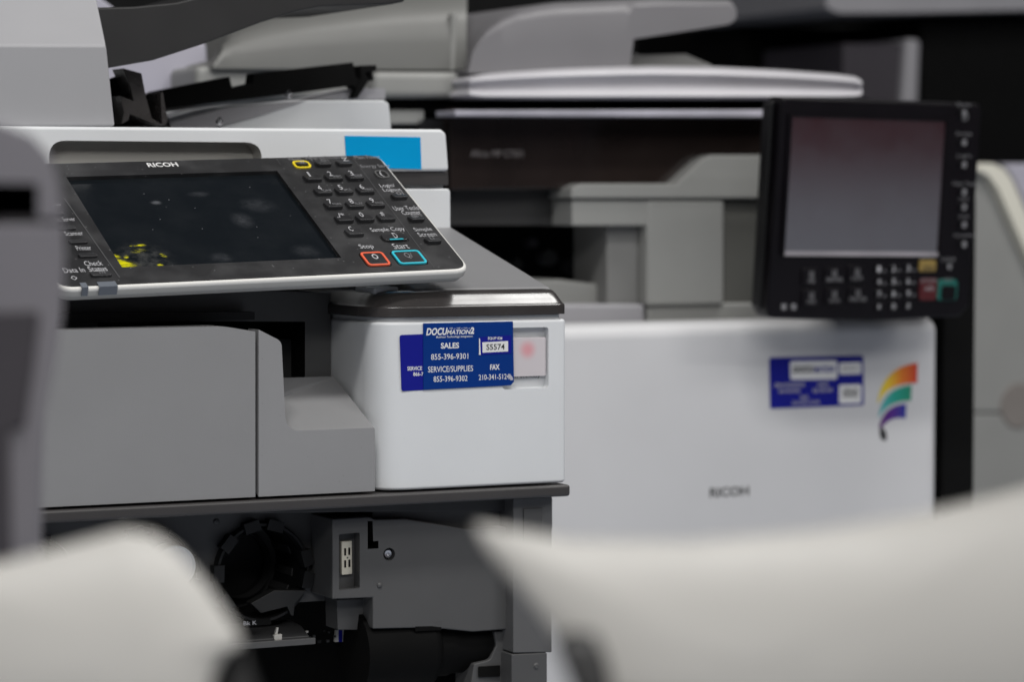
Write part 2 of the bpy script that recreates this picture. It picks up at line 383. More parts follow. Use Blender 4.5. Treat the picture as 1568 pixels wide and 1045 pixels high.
hr = MB().solid(pyo(fillet([(75, 215), (401, 218), (401, 300), (75, 300)], 26), Ys, Ys-0.05), (0, 0.070, 0), UNDER)
MB().solid(py([(-120, 192), (676, 198), (684, 204), (688, 262), (-120, 268)], Ys), (0, 0.42, 0), WHITE).build('scanner_body', P1, 0.003, 4, cut=[hr])
MB().solid(py([(-100, 262.5), (686.5, 262.5), (687.5, 284), (-100, 284)], Ys+0.004), (0, 0.40, 0), RAIL).build('scanner_seam', P1, 0.001)
MB().solid(py([(-100, 284.5), (678, 284.5), (678, 292), (-100, 292)], Ys+0.012), (0, 0.38, 0), WHITE).build('scanner_neck', P1)
MB().solid(py([(-100, 290), (687, 289), (690, 293), (691, 420), (-100, 440)], Ys+0.002), (0, 0.40, 0), WHITE).build('scanner_support', P1, 0.002)
# feeder block at the left, upper face leaning back
lo = [on_y(-120, 195, Ys+0.01), on_y(176.5, 193.5, Ys+0.01)]
mi_ = [on_y(-120, 68, Ys+0.01), on_y(163.5, 69, Ys+0.01)]
up = [on_y(-120, -40, Ys+0.085), on_y(141, -40, Ys+0.085)]
MB().grid_solid([up, mi_, lo], (0, 0.16, 0), mat('light_grey_plastic', (0.35, 0.35, 0.365), 0.45, grain=0.1, vary=0.02)).build('document_feeder', P1, 0.0025, 4, 12)
MB().solid(py([(145, 11), (205, 9.5), (270, 3), (330, -12), (620, -90), (620, 2), (600, 6), (491, 10), (456, 17), (400, 34), (318, 65), (235, 92), (160, 105)], Ys+0.07), (0, 0.20, 0), mat('charcoal_tray_plastic', (0.013, 0.0125, 0.013), 0.5, vary=0.05)).build('feeder_tray', P1, 0.002)
# hinge bracket behind the feeder
Yh = Ys+0.12
mb = MB(); mb.solid(py([(188, 104), (217, 112), (224, 150), (233, 181), (247, 190), (240, 191), (199, 174), (197, 184), (186, 190), (190, 172), (184, 146), (205, 155), (199, 130)], Yh), (0, 0.03, 0), BROWN)
mb.solid(py([(246, 142), (250, 141), (257, 186), (253, 192), (248, 190)], Yh), (0, 0.03, 0), BROWN)
mb.build('hinge_bracket', P1, 0.0006)
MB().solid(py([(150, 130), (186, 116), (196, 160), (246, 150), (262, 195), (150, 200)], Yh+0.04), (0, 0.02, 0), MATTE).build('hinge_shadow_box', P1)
# rear ramp with two clear screws, black guide arm
Yr = Ys+0.22
MB().solid(py(fillet([(235, 200), (262, 186), (345, 164), (435, 153), (588, 153), (596, 158), (600, 200)], [0, 0, 0, 20, 6, 4, 0]), Yr), (0, 0.16, 0), WHITE).build('rear_ramp', P1, 0.002)
MB().solid(py([(235, 203), (262, 187), (342, 166), (470, 153.5), (395, 178), (300, 203)], Yr-0.004), (0, 0.004, 0), BPURP).build('ramp_shade_plate', P1, 0.001)  # grey plate paints the shade line on the white ramp
for sx_, sy_, yy in ((336, 188, Yr-0.06), (442, 147, Yr+0.02)):
    c = on_y(sx_, sy_, yy); k = 1/2100
    MB().lathe([(0, -0.003), (4.5*k, -0.003), (7*k, -0.0015), (7*k, 0.002), (4*k, 0.003), (4*k, 0.008), (0, 0.008)], c, (-0.3, -0.9, 0.5), STEEL, 20).lathe([(0, -0.0032), (2.2*k, -0.0032), (2.2*k, -0.0028), (0, -0.0028)], c, (0.3, 0.9, -0.5), BLACK, 12).lathe([(3.4*k, 0), (3.4*k, 0.02)], c, (0, 0, -1), STEEL, 12).build('screw', P1, 0, smooth=50)
Yg = Yr+0.10
mb = MB()
mb.solid(py([(178, 165), (240, 139), (352, 117), (356, 134), (386, 127), (388, 112), (541, 95), (545, 118), (560, 126), (551, 140), (540, 131), (450, 143), (392, 150), (255, 166), (180, 200)], Yg), (0, 0.02, 0), MATTE)
mb.solid(py([(551, 100), (577, 99), (577, 108), (571, 109), (573, 123), (568, 123), (566, 110), (560, 112), (566, 122), (548, 150), (540, 150), (553, 118)], Yg-0.001), (0, 0.018, 0), MATTE)
mb.build('guide_arm', P1, 0.001)
MB().solid(py([(545, 135), (590, 135), (590, 152), (470, 152)], Yg+0.01), (0, 0.06, 0), BPURP).build('rear_housing', P1)

# --- control panel (tilted, drooping slightly)
YP = -0.005
Rc = on_y(723, 413.5, YP); Lc = on_y(88, 443.5, YP)
e1 = (Rc-Lc).normalized()
dU = ray(580, 236); t = (Rc-CAM).dot(e1)/dU.dot(e1); Uc = CAM+dU*t
PF = Frame(Rc, e1, Uc-Rc)
PH = (Uc-Rc).dot(PF.e2); PL = (Rc-Lc).length

zz = lambda x, y: PF.loc(x, y)
outl = [(-PL, 0), (0, 0), (0, PH), (-PL, PH)]
def ins(d): return [(-PL+d, d), (-d, d), (-d, PH-d), (-PL+d, PH-d)]
cr = 0.0155
mb = MB(); i0 = mb.mi(RIM); i1 = mb.mi(UNDER)
rows = []
for d, h in ((0.0029, -0.0055), (0.0026, 0.0), (0.0012, -0.0003), (0.0003, -0.0013), (0.0, -0.003), (0.0006, -0.0075), (0.0018, -0.0085), (0.004, -0.0125), (0.012, -0.0165), (0.016, -0.0170)):
    rows.append([mb.bm.verts.new((p[0], p[1], h)) for p in fillet(ins(d), max(0.004, cr-d), 9)])
for q, (A, B) in enumerate(zip(rows, rows[1:])):
    for k in range(len(A)):
        f = mb.bm.faces.new((A[k], A[(k+1) % len(A)], B[(k+1) % len(A)], B[k])); f.material_index = i0 if q < 4 else i1
f = mb.bm.faces.new(rows[-1]); f.material_index = i1
f = mb.bm.faces.new(rows[0]); f.material_index = i0
panel = mb.build('control_panel', None, 0, recenter=False, smooth=50)
panel.matrix_world = PF.mat(); panel.parent = P1; panel.matrix_parent_inverse = P1.matrix_world.inverted()
bpy.context.view_layer.update()
# screen rectangle
sBL = zz(186.6, 411); sBR = zz(522.5, 396); sTR = zz(420.5, 263)
sx0, sx1, sy0, sy1 = sBL.x, sBR.x, (sBL.y+sBR.y)/2, sTR.y
cutS = MB().solid([Vector((p[0], p[1], -0.004)) for p in [(sx0, sy0), (sx1, sy0), (sx1, sy1), (sx0, sy1)]], (0, 0, 0.02), PANEL)
faceplate = MB().solid([Vector((p[0], p[1], -0.006)) for p in fillet(ins(0.0028), cr-0.0028, 9)], (0, 0, 0.0068), PANEL).build('faceplate', None, 0.0004, 2, cut=[cutS], recenter=False)
faceplate.parent = panel
# screen with toner smear and smudges
def screen_mat():
    m = bpy.data.materials.new('dusty_dark_touchscreen'); m.use_nodes = True; N = m.node_tree.nodes; L = m.node_tree.links
    b = N['Principled BSDF']; tc = N.new('ShaderNodeTexCoord')
    def noise(sc, det=6, rough=0.6, vec=None):
        n_ = N.new('ShaderNodeTexNoise'); n_.inputs['Scale'].default_value = sc; n_.inputs['Detail'].default_value = det; n_.inputs['Roughness'].default_value = rough
        L.new(vec or tc.outputs['Object'], n_.inputs['Vector']); return n_.outputs['Fac']
    def rng(s_, a0, a1, b0, b1, smooth=False):
        r = N.new('ShaderNodeMapRange'); r.inputs[1].default_value = a0; r.inputs[2].default_value = a1; r.inputs[3].default_value = b0; r.inputs[4].default_value = b1
        if smooth: r.interpolation_type = 'SMOOTHSTEP'
        L.new(s_, r.inputs[0]); return r.outputs[0]
    def mth(op, x, y):
        k = N.new('ShaderNodeMath'); k.operation = op
        for j, v in enumerate((x, y)):
            if isinstance(v, (int, float)): k.inputs[j].default_value = v
            else: L.new(v, k.inputs[j])
        return k.outputs[0]
    def blob(cx, cy, ax, ay, ang=0):          # soft elliptical wear mark
        mp = N.new('ShaderNodeMapping'); mp.vector_type = 'TEXTURE'; mp.inputs['Location'].default_value = (cx, cy, 0); mp.inputs['Rotation'].default_value = (0, 0, ang)
        mp.inputs['Scale'].default_value = (ax, ay, 1000); L.new(tc.outputs['Object'], mp.inputs[0])
        ln = N.new('ShaderNodeVectorMath'); ln.operation = 'LENGTH'; L.new(mp.outputs[0], ln.inputs[0]); return rng(ln.outputs['Value'], 0.15, 1.0, 1, 0, True)
    def mixc(fac, c0, c1):
        k = N.new('ShaderNodeMix'); k.data_type = 'RGBA'; L.new(fac, k.inputs[0])
        if isinstance(c0, tuple): k.inputs[6].default_value = (*c0, 1)
        else: L.new(c0, k.inputs[6])
        k.inputs[7].default_value = (*c1, 1); return k.outputs[2]
    base = mixc(rng(noise(20, 8, 0.65), 0.42, 0.85, 0, 0.022), (0.0055, 0.0075, 0.0095), (0.25, 0.26, 0.28))
    v = N.new('ShaderNodeTexVoronoi'); v.inputs['Scale'].default_value = 170; L.new(tc.outputs['Object'], v.inputs['Vector'])
    sp = N.new('ShaderNodeSeparateColor'); L.new(v.outputs['Color'], sp.inputs[0])
    spk = mth('MULTIPLY', rng(v.outputs['Distance'], 0.03, 0.09, 1, 0), mth('GREATER_THAN', sp.outputs[0], 0.91))
    base = mixc(spk, base, (0.35, 0.36, 0.38))
    for px_, py_, rx_, ry_, st in ((240, 306, 0.006, 0.0045, 0.30), (372, 333, 0.012, 0.016, 0.10), (340, 390, 0.012, 0.010, 0.08), (395, 310, 0.02, 0.016, 0.07), (305, 293, 0.012, 0.006, 0.07), (470, 380, 0.016, 0.014, 0.06)):
        q = zz(px_, py_); base = mixc(mth('MULTIPLY', blob(q.x, q.y, rx_, ry_), mth('MULTIPLY', rng(noise(160, 5), 0.35, 0.6, 0.4, 1), st)), base, (0.30, 0.31, 0.34))
    # pale arc and dusty fan left by the spill
    q = zz(222, 392); base = mixc(mth('MULTIPLY', blob(q.x, q.y, 0.030, 0.034), mth('MULTIPLY', rng(noise(120, 6), 0.4, 0.65, 0, 1), 0.22)), base, (0.20, 0.20, 0.19))
    mp = N.new('ShaderNodeMapping'); mp.inputs['Rotation'].default_value = (0, 0, 0.62); mp.inputs['Scale'].default_value = (0.45, 1.5, 1); L.new(tc.outputs['Object'], mp.inputs[0])
    sh = noise(430, 7, 0.8, mp.outputs[0])
    for px_, py_, rx_, ry_, an, lo_, st in ((186, 397, 0.019, 0.0062, -0.62, 0.10, 1.0), (171, 388, 0.010, 0.0060, -0.2, 0.06, 1.0), (196, 404, 0.014, 0.0060, -0.75, 0.12, 0.85), (208, 410.5, 0.026, 0.0040, 0.0, 0.10, 0.35), (186, 400, 0.030, 0.016, -0.6, 0.20, 0.16),
                                       (213, 380, 0.014, 0.008, 0.1, 0.40, 0.5), (217, 371, 0.006, 0.0030, 0.0, 0.12, 0.95), (205, 372, 0.007, 0.0030, 0.0, 0.35, 0.8), (251, 387, 0.0045, 0.0085, 0.4, 0.35, 0.7), (246.5, 402, 0.0042, 0.0042, 0.0, 0.06, 1.0), (194, 389, 0.004, 0.006, -0.5, 0.25, 0.9)):
        q = zz(px_, py_)
        base = mixc(mth('MULTIPLY', rng(mth('MULTIPLY', blob(q.x, q.y, rx_, ry_, an), rng(sh, 0.28, 0.72, 0.0, 1.25)), lo_, lo_+0.75, 0, 1, True), st), base, (0.70, 0.66, 0.004))
    L.new(base, b.inputs['Base Color'])
    L.new(rng(noise(20, 8, 0.65), 0.35, 0.75, 0.10, 0.20), b.inputs['Roughness'])
    b.inputs['Specular IOR Level'].default_value = 0.4
    return m
SCR = screen_mat()
plate('touchscreen', PF, [(sx0-0.001, sy0-0.001), (sx1+0.001, sy0-0.001), (sx1+0.001, sy1+0.001), (sx0-0.001, sy1+0.001)], 0.0012, SCR, panel, lift=-0.0039, recenter=False)
# bright lower lip of the screen opening
plate('screen_lip', PF, [(sx0, sy0+0.0002), (sx1, sy0+0.0002), (sx1, sy0+0.0011), (sx0, sy0+0.0011)], 0.0022, mat('lip_plastic', (0.30, 0.30, 0.30), 0.35), panel, lift=-0.0026, recenter=False)
# grooves of the key fields (thin raised lines)
mb = MB()
def line(p, q, wd, m, h=0.0009, th=0.00025):
    A, B = zz(*p), zz(*q); d = (B-A).normalized(); nrm = Vector((-d.y, d.x, 0))*wd/2
    mb.solid([Vector((A+nrm).xy.to_3d()+Vector((0, 0, h))), Vector((A-nrm).xy.to_3d()+Vector((0, 0, h))), Vector((B-nrm).xy.to_3d()+Vector((0, 0, h))), Vector((B+nrm).xy.to_3d()+Vector((0, 0, h)))], (0, 0, th), m)
gr = mat('groove_edge', (0.075, 0.075, 0.078), 0.4)
line((540, 243), (665, 412), 0.0005, gr, 0.00075); line((422, 243), (430, 254), 0.0004, gr, 0.00075)
line((98, 305), (183, 427), 0.0009, gr, 0.0008)
for x in (487, 512, 536): line((x-15, 240), (x-9, 248), 0.0004, PRINTD, 0.0008)
mb.build('panel_groove', panel, recenter=False)
# keys
pitch_x = abs(zz(542.4, 317).x-zz(509.6, 317.7).x)
def key(px_, py_, w_, h_, m=KEYM, rise=0.0036, r=0.0024, skirt=True, name='key', low=0.0014):
    c = zz(px_, py_); a, b2 = c.x, c.y
    mb = MB(); O = rrect(a, b2, w_, h_, r)
    rows_ = []
    for d, hh in ((0, 0.0006), (0, 0.72), (0.0003, 0.93), (0.0008, 1.0)):
        ring = []
        for p in rrect(a, b2, w_-2*d, h_-2*d, max(0.0006, r-d)):
            s_ = (b2+h_/2-p[1])/h_             # lower edge stands higher than the upper
            hz = 0.0008+(low+(rise-low)*s_)*hh if hh > 0.01 else 0.0005
            ring.append(mb.bm.verts.new((p[0], p[1], hz)))
        rows_.append(ring)
    mb.mi(m)
    for A, B in zip(rows_, rows_[1:]):
        for k in range(len(A)): mb.bm.faces.new((A[k], A[(k+1) % len(A)], B[(k+1) % len(A)], B[k]))
    mb.bm.faces.new(rows_[-1]); mb.bm.faces.new(rows_[0])
    return mb.build(name, panel, 0, recenter=False, smooth=55)
kw, kh = 0.0142, 0.0118
num = [(477.8, 275.8, '1', ''), (510, 275, '2', 'ABC'), (542.4, 274.1, '3', 'DEF'), (494, 296.6, '4', 'GHI'), (526, 295.7, '5', 'JKL'), (558.4, 295, '6', 'MNO'),
       (509.6, 317.7, '7', 'PQRS'), (542.4, 317, '8', 'TUV'), (574.2, 315.8, '9', 'WXYZ'), (526, 338.8, './*', ''), (558, 337.8, '0', ''), (590, 336.8, '#', ''), (541.7, 359.6, 'C', '')]
LT = MB()
def kt(body, x, y, wpx, hpx, m=PRINT, h=0.0042, bold=0.0): LT.ptext(PF, body, x, y, wpx, hpx, m, lift=h, bold=bold)
for x, y, c_, sub in num:
    key(x, y, kw, kh)
    kt(c_, x-6, y-3, 2.4 if c_ == '1' else 5.5 if len(c_) == 1 else 13, 7, PRINT, 0.0038)
    if sub: kt(sub, x+5, y+2.2, 13, 3.2, PRINTD, 0.0046)
for x, y in ((494, 253.3), (526, 252.4)): key(x, y, 0.0136, 0.0108, r=0.0038)
kr = key(461.7, 254.3, 0.0105, 0.0075, r=0.0033)
def ring(px_, py_, w_, h_, th, r, m, name, lift=0.0008, up_=0.0012):
    c = zz(px_, py_); O = rrect(c.x, c.y, w_, h_, r, 8); I = rrect(c.x, c.y, w_-2*th, h_-2*th, max(0.0008, r-th), 8)
    mb = MB(); mb.mi(m)
    vo = [[mb.bm.verts.new((p[0], p[1], z)) for p in Q] for Q, z in ((O, lift-0.0003), (O, lift+up_), (I, lift+up_), (I, lift-0.0003))]
    for A, B in zip(vo, vo[1:]+vo[:1]):
        for k in range(len(A)): mb.bm.faces.new((A[k], A[(k+1) % len(A)], B[(k+1) % len(A)], B[k]))
    return mb.build(name, panel, 0.0002, 2, recenter=False)
ring(461.7, 254.3, 0.0152, 0.0128, 0.0019, 0.005, YEL, 'reset_ring')
key(603.5, 366.7, 0.0215, 0.0102, rise=0.0018, low=0.0012, r=0.0038)
ring(603.5, 366.7, 0.0240, 0.0126, 0.0006, 0.005, MATTE, 'key_gap', up_=0.0002)
c = zz(606.5, 371); plate('key_light_bar', PF, [(c.x-0.006, c.y-0.0007), (c.x+0.006, c.y-0.0007), (c.x+0.006, c.y+0.0007), (c.x-0.006, c.y+0.0007)], 0.0004, CYA, panel, lift=0.0026, recenter=False)
for x, y, w_, h_, m, nm in ((574.2, 399.2, 0.0200, 0.0215, RED, 'stop_ring'), (626, 396.8, 0.0248, 0.0215, CYA, 'start_ring')):
    ring(x, y, w_+0.0022, h_+0.0022, 0.0009, 0.0048, MATTE, 'key_gap', up_=0.0002)
    ring(x, y, w_, h_, 0.0019, 0.0042, m, nm, up_=0.0014)
    key(x, y, w_-0.0042, h_-0.0042, rise=0.0012, low=0.0012, r=0.0026, name='large_key')
for x, y in ((610.6, 303.8), (636.4, 338), (662, 371.5)): key(x, y, 0.0134, 0.0096, r=0.0030)
ring(584.3, 269.8, 0.0116, 0.0136, 0.0015, 0.0052, mat('grey_ring_plastic', (0.10, 0.10, 0.10), 0.35), 'power_ring', up_=0.0016)
key(584.3, 269.8, 0.0080, 0.0098, m=BLACK, rise=0.0006, low=0.0004, r=0.0035, name='power_key')
# left application keys
for x, y in ((83, 330), (101, 352), (119, 373), (134, 394)): key(x, y, 0.0150, 0.0062, r=0.0020, rise=0.0020)
key(154, 423, 0.0165, 0.0075, r=0.0022, rise=0.0024)
kt('Copier', 82, 321, 22, 6); kt('Doc. Server', 96, 343, 36, 6); kt('Scanner', 112, 364.5, 28, 6.5); kt('Printer', 127, 387, 23, 7)
kt('Check', 142.5, 405, 28, 7.5, PRINT, 0.0010); kt('Status', 149, 413.5, 29, 7.5, PRINT, 0.0010); kt('Data In', 113, 415.5, 33, 7.5, PRINT, 0.0010)
kt('RICOH', 248.5, 254, 47, 6.5, PAPER, 0.0012, 0.02)
for b2, x, y, ww, hh in (('Reset', 451, 244.6, 20, 5.5), ('Program', 482.5, 243.8, 30, 5.5), ('Interrupt', 517.5, 243, 30, 5.5), ('Main Power', 562, 242, 40, 5.5), ('Energy Saver', 575, 256.3, 46, 6.2)):
    kt(b2, x, y, ww, hh, PRINTD, 0.0010)
for b2, x, y, ww, hh in (('Login/', 593, 286.3, 23, 6.6), ('Logout', 600.5, 292.8, 28, 6.6), ('User Tools/', 622, 320.2, 41, 6.6), ('Counter', 629, 327, 29, 6.4),
                     ('Simple', 647.5, 353.5, 28, 7), ('Screen', 653.5, 360.5, 28, 6.6), ('Sample Copy', 593.5, 353.6, 53, 7.6), ('Stop', 561, 379.8, 22, 8.2), ('Start', 613, 378.5, 24, 8.2)):
    kt(b2, x, y, ww, hh, PRINT, 0.0010)
kt('//', 461.5, 254.5, 7, 4.5, PRINT, 0.0044); kt('<>', 494, 252.5, 8, 5, PRINTD, 0.0044); kt('Z', 527, 251, 9, 5, PRINT, 0.0044)
kt('0I', 611, 303, 11, 5, PRINTD, 0.0044); kt('@/=', 637, 337.5, 18, 6, PRINTD, 0.0044); kt('[]_', 663, 371, 14, 5.5, PRINTD, 0.0044)
kt('D', 604, 365.5, 6, 8, PRINT, 0.0030); kt('O', 573.5, 396.5, 9, 8, PRINT, 0.0022, 0.02); kt('Q/', 625, 395, 12, 9, PRINTD, 0.0022); kt('(', 583.5, 269.5, 4.5, 9, PRINT, 0.0020)
kt('__', 575, 403, 10, 1.6, INK, 0.0023); kt('<>', 113, 427.5, 9, 7, PRINT, 0.0010); kt('m', 154.5, 423, 9, 7, PRINTD, 0.0044)
LT.build('lettering', panel, recenter=False)
# two bits of grey tape folded over the lower rim
for x0, x1, y_ in ((123, 133, 441.5), (149, 178, 439.5)):
    A, B = zz(x0, y_-3), zz(x1, y_-3)
    plate('tape_strip', PF, [(A.x, -0.0006), (B.x, -0.0006), (B.x, 0.0062), (A.x, 0.0062)], 0.0004, TAPE, panel, lift=0.0009, recenter=False)
    MB().box(A.x, B.x, -0.0012, -0.0005, -0.0062, 0.0012, TAPE).build('tape_strip', panel, recenter=False)
# hinge block below the panel, toward the machine
pb = PF.o + PF.e1*(-0.20) + PF.e2*(PH*0.55) - PF.e3*0.03
MB().box(pb.x-0.11, pb.x+0.11, pb.y-0.035, Ys+0.02, pb.z-0.035, pb.z+0.004, MATTE).build('panel_hinge', P1, 0.004)
c = on_y(572, 441, 0.045)
MB().box(c.x-0.006, c.x+0.016, 0.03, 0.07, zs-0.004, zs+0.0045, WHITE).build('hinge_stop', P1, 0.002)

# --- stickers on the column
f1 = yframe(-0.0006)
def sticker(name, pts, Y, th, m, r=0, label=None):
    return MB().solid(py(pts, Y, r, 4), (0, th, 0), m).build(name, P1, label=label)
sticker('service_label', [(612, 513.5), (660, 511.5), (660, 597), (615, 599.5)], -0.0005, 0.0004, VIOL, [4, 0, 0, 4], 'violet blue sticker mostly covered by the navy sticker')
sales = sticker('sales_label', [(648, 495.5), (785.5, 492.5), (787, 585), (782, 590.5), (648.5, 597.5)], -0.0011, 0.0005, NAVY, 0, 'navy sticker with white phone numbers')
g = yframe(-0.00122)
T = MB()
def st(body, x, y, w_, h_, m=PAPER, it=0, bo=0.0, lift=0.0): T.ptext(g, body, x, y, w_, h_, m, lift=lift, world=True, italic=it, bold=bo)
st('DOCU', 669, 508, 33, 11.5, PAPER, 0.25, 0.035); st('MATION', 702.5, 508.8, 37, 7, PAPER, 0.25, 0.025); st('2', 723, 506.5, 6, 10.5, PAPER, 0.15, 0.05)
st('=-=-=-', 704, 502.8, 32, 1.6, PAPER)
st('Business Technology Integration', 696, 516.2, 56, 4, PAPER, 0.2, 0.01)
st('SALES', 689, 529.5, 28, 9, PAPER, 0, 0.03); st('855-396-9301', 688.6, 546.3, 57, 8.8, PAPER, 0, 0.006)
st('SERVICE/SUPPLIES', 690, 565.3, 69, 9, PAPER, 0, 0.006); st('855-396-9302', 690, 580.3, 52, 8.6, PAPER, 0, 0.006)
st('FAX', 757.8, 562.5, 14.5, 8.4, PAPER, 0, 0.03); st('210-341-5124', 756.6, 577.6, 47, 8.4, PAPER, 0, 0.006)
T.build('lettering', sales)
sticker('equipment_label', [(734, 516.5), (783, 513.5), (783, 541.5), (735, 544)], -0.0014, 0.00025, VIOL)
sticker('number_field', [(738.5, 524.5), (778, 522.5), (778, 538.5), (739, 540.5)], -0.0016, 0.00015, PAPER)
sticker('label_edge', [(733.6, 518), (735.2, 519.5), (736, 543.6), (733.6, 544)], -0.0016, 0.00015, PAPER)
g = yframe(-0.00172); T = MB(); st('S5574', 758.8, 531.6, 28, 9, INK, 0, 0.012); st('EQUIP ID#', 758.3, 518.6, 22, 5, PAPER, 0, 0.02)
g = yframe(-0.00062); st('SERVICE', 635, 564.6, 22.5, 6.2, PAPER, 0, 0.02); st('866-7', 640.5, 573.2, 15.5, 6, PAPER, 0, 0.02)
T.build('lettering', P1)
# torn corner of the sticker
MB().solid([on_y(x, y, -0.0014) for x, y in ((777, 575), (781, 573), (785, 578), (786, 582), (782, 583), (779, 579))], (0, 0.0002, 0), BLAV).build('torn_corner', P1)
# sticky note on the scanner
note = MB().solid(py([(528, 208), (644, 210), (645.5, 259), (531, 256.5)], Ys-0.0009), (0, 0.0006, 0), NOTE).build('sticky_note')
tag(note, 'plain bright blue paper note stuck on the white scanner front', 'sticky note')

# --- toner bay under the rail
Yb = 0.075
zf = 0.34
xl_in, xr_in = on_y(-40, 800, Yb).x, on_y(845, 800, 0.012).x
CX, CZ = on_y(398, 876, Yb).x, on_y(398, 876, Yb).z
tube_r = 73/1900
cuts = []
for dx in (0.0, -0.098, -0.196):
    cb = MB(); cb.lathe([(0, -0.05), (tube_r, -0.05), (tube_r, 0.20), (0, 0.20)], (CX+dx, Yb, CZ), (0, 1, 0), MATTE, 48); cuts.append(cb)
zlow = on_y(450, 924, Yb).z
inner_plate = MB().box(xl_in, xr_in-0.002, Yb, Yb+0.012, zlow, zr_bot-0.001, INNER).build('bay_plate', P1, 0.0008, cut=cuts)
MB().solid(py([(60, 764), (845, 764), (845, 782), (60, 790)], 0.03), (0, 0.05, 0), INNERD).build('bay_lintel', P1, 0.001)
for dx in (0.0, -0.098, -0.196):
    o = (CX+dx, Yb, CZ); k = tube_r
    mb = MB()
    mb.lathe([(k*0.965, 0.0042), (k*0.965, 0.058), (k*0.74, 0.060), (k*0.72, 0.066), (0, 0.066)], o, (0, 1, 0), BLACK, 56)
    mb.lathe([(k*1.07, -0.0005), (k*1.07, -0.006), (k*1.04, -0.008), (k*0.99, -0.008), (k*0.975, -0.004), (k*0.975, 0.004)], o, (0, 1, 0), BLACK, 56)
    for ang in (75, 105, 140, 178, 15, -12, 215):     # tabs round the mouth
        a0 = math.radians(ang); dr = Vector((math.cos(a0), 0, math.sin(a0))); tn = Vector((-dr.z, 0, dr.x)); p0 = Vector(o)
        mb.solid([p0+dr*k*0.9+tn*0.007+Vector((0, -0.0105, 0)), p0+dr*k*1.13+tn*0.0065+Vector((0, -0.0105, 0)), p0+dr*k*1.13-tn*0.0065+Vector((0, -0.0105, 0)), p0+dr*k*0.9-tn*0.007+Vector((0, -0.0105, 0))], (0, 0.0095, 0), BLACK)
    tube = mb.build('cartridge_tube', P1, 0, smooth=50)
    # bright inner rim at the back of the tube, ribs inside
    MB().lathe([(k*0.735, 0.046), (k*0.715, 0.044), (k*0.705, 0.046), (k*0.705, 0.058), (k*0.735, 0.058), (k*0.735, 0.046)], o, (0, 1, 0), INNERD, 56).build('tube_collar', tube, 0, smooth=50)
    mb = MB()
    for ang in (22, -8, -30):
        a0 = math.radians(ang); dr = Vector((math.cos(a0), 0, math.sin(a0))); tn = Vector((-dr.z, 0, dr.x)); p0 = Vector(o)+Vector((0, 0.02, 0))
        mb.solid([p0+dr*k*0.99+tn*0.004, p0+dr*k*0.94+tn*0.003, p0+dr*k*0.94-tn*0.003, p0+dr*k*0.99-tn*0.004], (0, 0.055, 0), INNERD)
    mb.build('tube_rib', tube, 0.0005)
    # sill under the mouth with a printed letter
    xa, xb = CX+dx-0.052, CX+dx+0.034
    MB().solid([(xa, Yb-0.022, CZ-0.052), (xa, Yb-0.022, CZ-0.056), (xa, Yb+0.02, CZ-0.056), (xa, Yb+0.02, CZ-0.044), (xa, Yb-0.006, CZ-0.046)], (xb-xa, 0, 0), INNERD).build('tube_sill', P1, 0.0008)
    MB().box(xa-0.01, xb+0.004, Yb-0.026, Yb-0.0225, CZ-0.0585, CZ-0.0535, INNER).build('sill_edge', P1, 0.0005)
fl = Frame(Vector((0, Yb-0.0262, 0)), Vector((1, 0, 0)), Vector((0, 0, 1)))
MB().solid(py([(372, 952), (414, 948), (416, 957), (374, 961)], Yb-0.024), (0, 0.001, 0), MATTE).build('sill_sticker', P1)
MB().ptext(yframe(Yb-0.0242), 'Bk K', 383, 955, 20, 6, PRINT, lift=0.0, world=True).build('lettering', P1)
# white cap on the left tube
c = on_y(268, 868, Yb-0.02)
MB().lathe([(0, 0.0), (0.011, 0.0), (0.0150, 0.001), (0.0165, -0.002), (0.0165, 0.02), (0, 0.02)], c, (0, 1, 0), WHITE, 40).build('toner_cap', P1, 0, smooth=50)
# step between tube and right-hand panel
mb = MB(); mb.solid(py([(420, 905), (470, 905), (452, 925), (450, 944), (446, 944), (440, 930), (400, 940), (384, 925)], Yb-0.012), (0, 0.012, 0), mat('soot_black_plastic', (0.014, 0.014, 0.014), 0.5, vary=0.2)); mb.build('tube_bracket', P1, 0.0006)
# raised right-hand panel with slot, keyhole and screw
Yp = 0.028
slot = MB().solid(pyo(fillet([(519, 819), (551, 816), (551, 902), (519, 905)], 3), Yp, Yp-0.02), (0, 0.032, 0), INNER)
key1 = MB().solid(pyo([(563, 799), (570.5, 798.5), (571.5, 829.5), (579.5, 829), (579.5, 840.5), (563, 841.5)], Yp, Yp-0.02), (0, 0.05, 0), MATTE)
sc_c = on_y(596, 849.5, Yp)
hole = MB(); hole.lathe([(0, -0.02), (0.0052, -0.02), (0.0052, 0.007), (0, 0.007)], sc_c, (0, 1, 0), INNER, 28)
raised = MB().solid(py([(509, 795.5), (566, 792), (574, 796), (600, 795.5), (622, 795), (715, 810.5), (787, 808), (787, 964), (724, 968.5), (660, 962), (571, 964), (571, 916), (509, 918.5)], Yp), (0, 0.046, 0), INNER).build('bay_panel', P1, 0.0012, 3, 30, cut=[slot, key1, hole])
MB().solid(py([(516, 919), (571.5, 916.5), (571.5, 965.5), (517, 965.5)], Yp+0.02), (0, 0.025, 0), INNER).build('bay_panel_step', P1, 0.0008)
MB().solid(py([(570, 770), (846, 762), (846, 811), (715, 816), (620, 800), (570, 800)], Yp+0.012), (0, 0.03, 0), INNER).build('bay_panel_top', P1, 0.0008)
MB().lathe([(0, -0.0002), (0.0012, -0.0002), (0.0014, -0.001), (0.0030, -0.0012), (0.0034, -0.0004), (0.0034, 0.006)], sc_c+Vector((0, 0.0035, 0)), (0, 1, 0), STEEL, 24).build('screw', P1, 0, smooth=50)
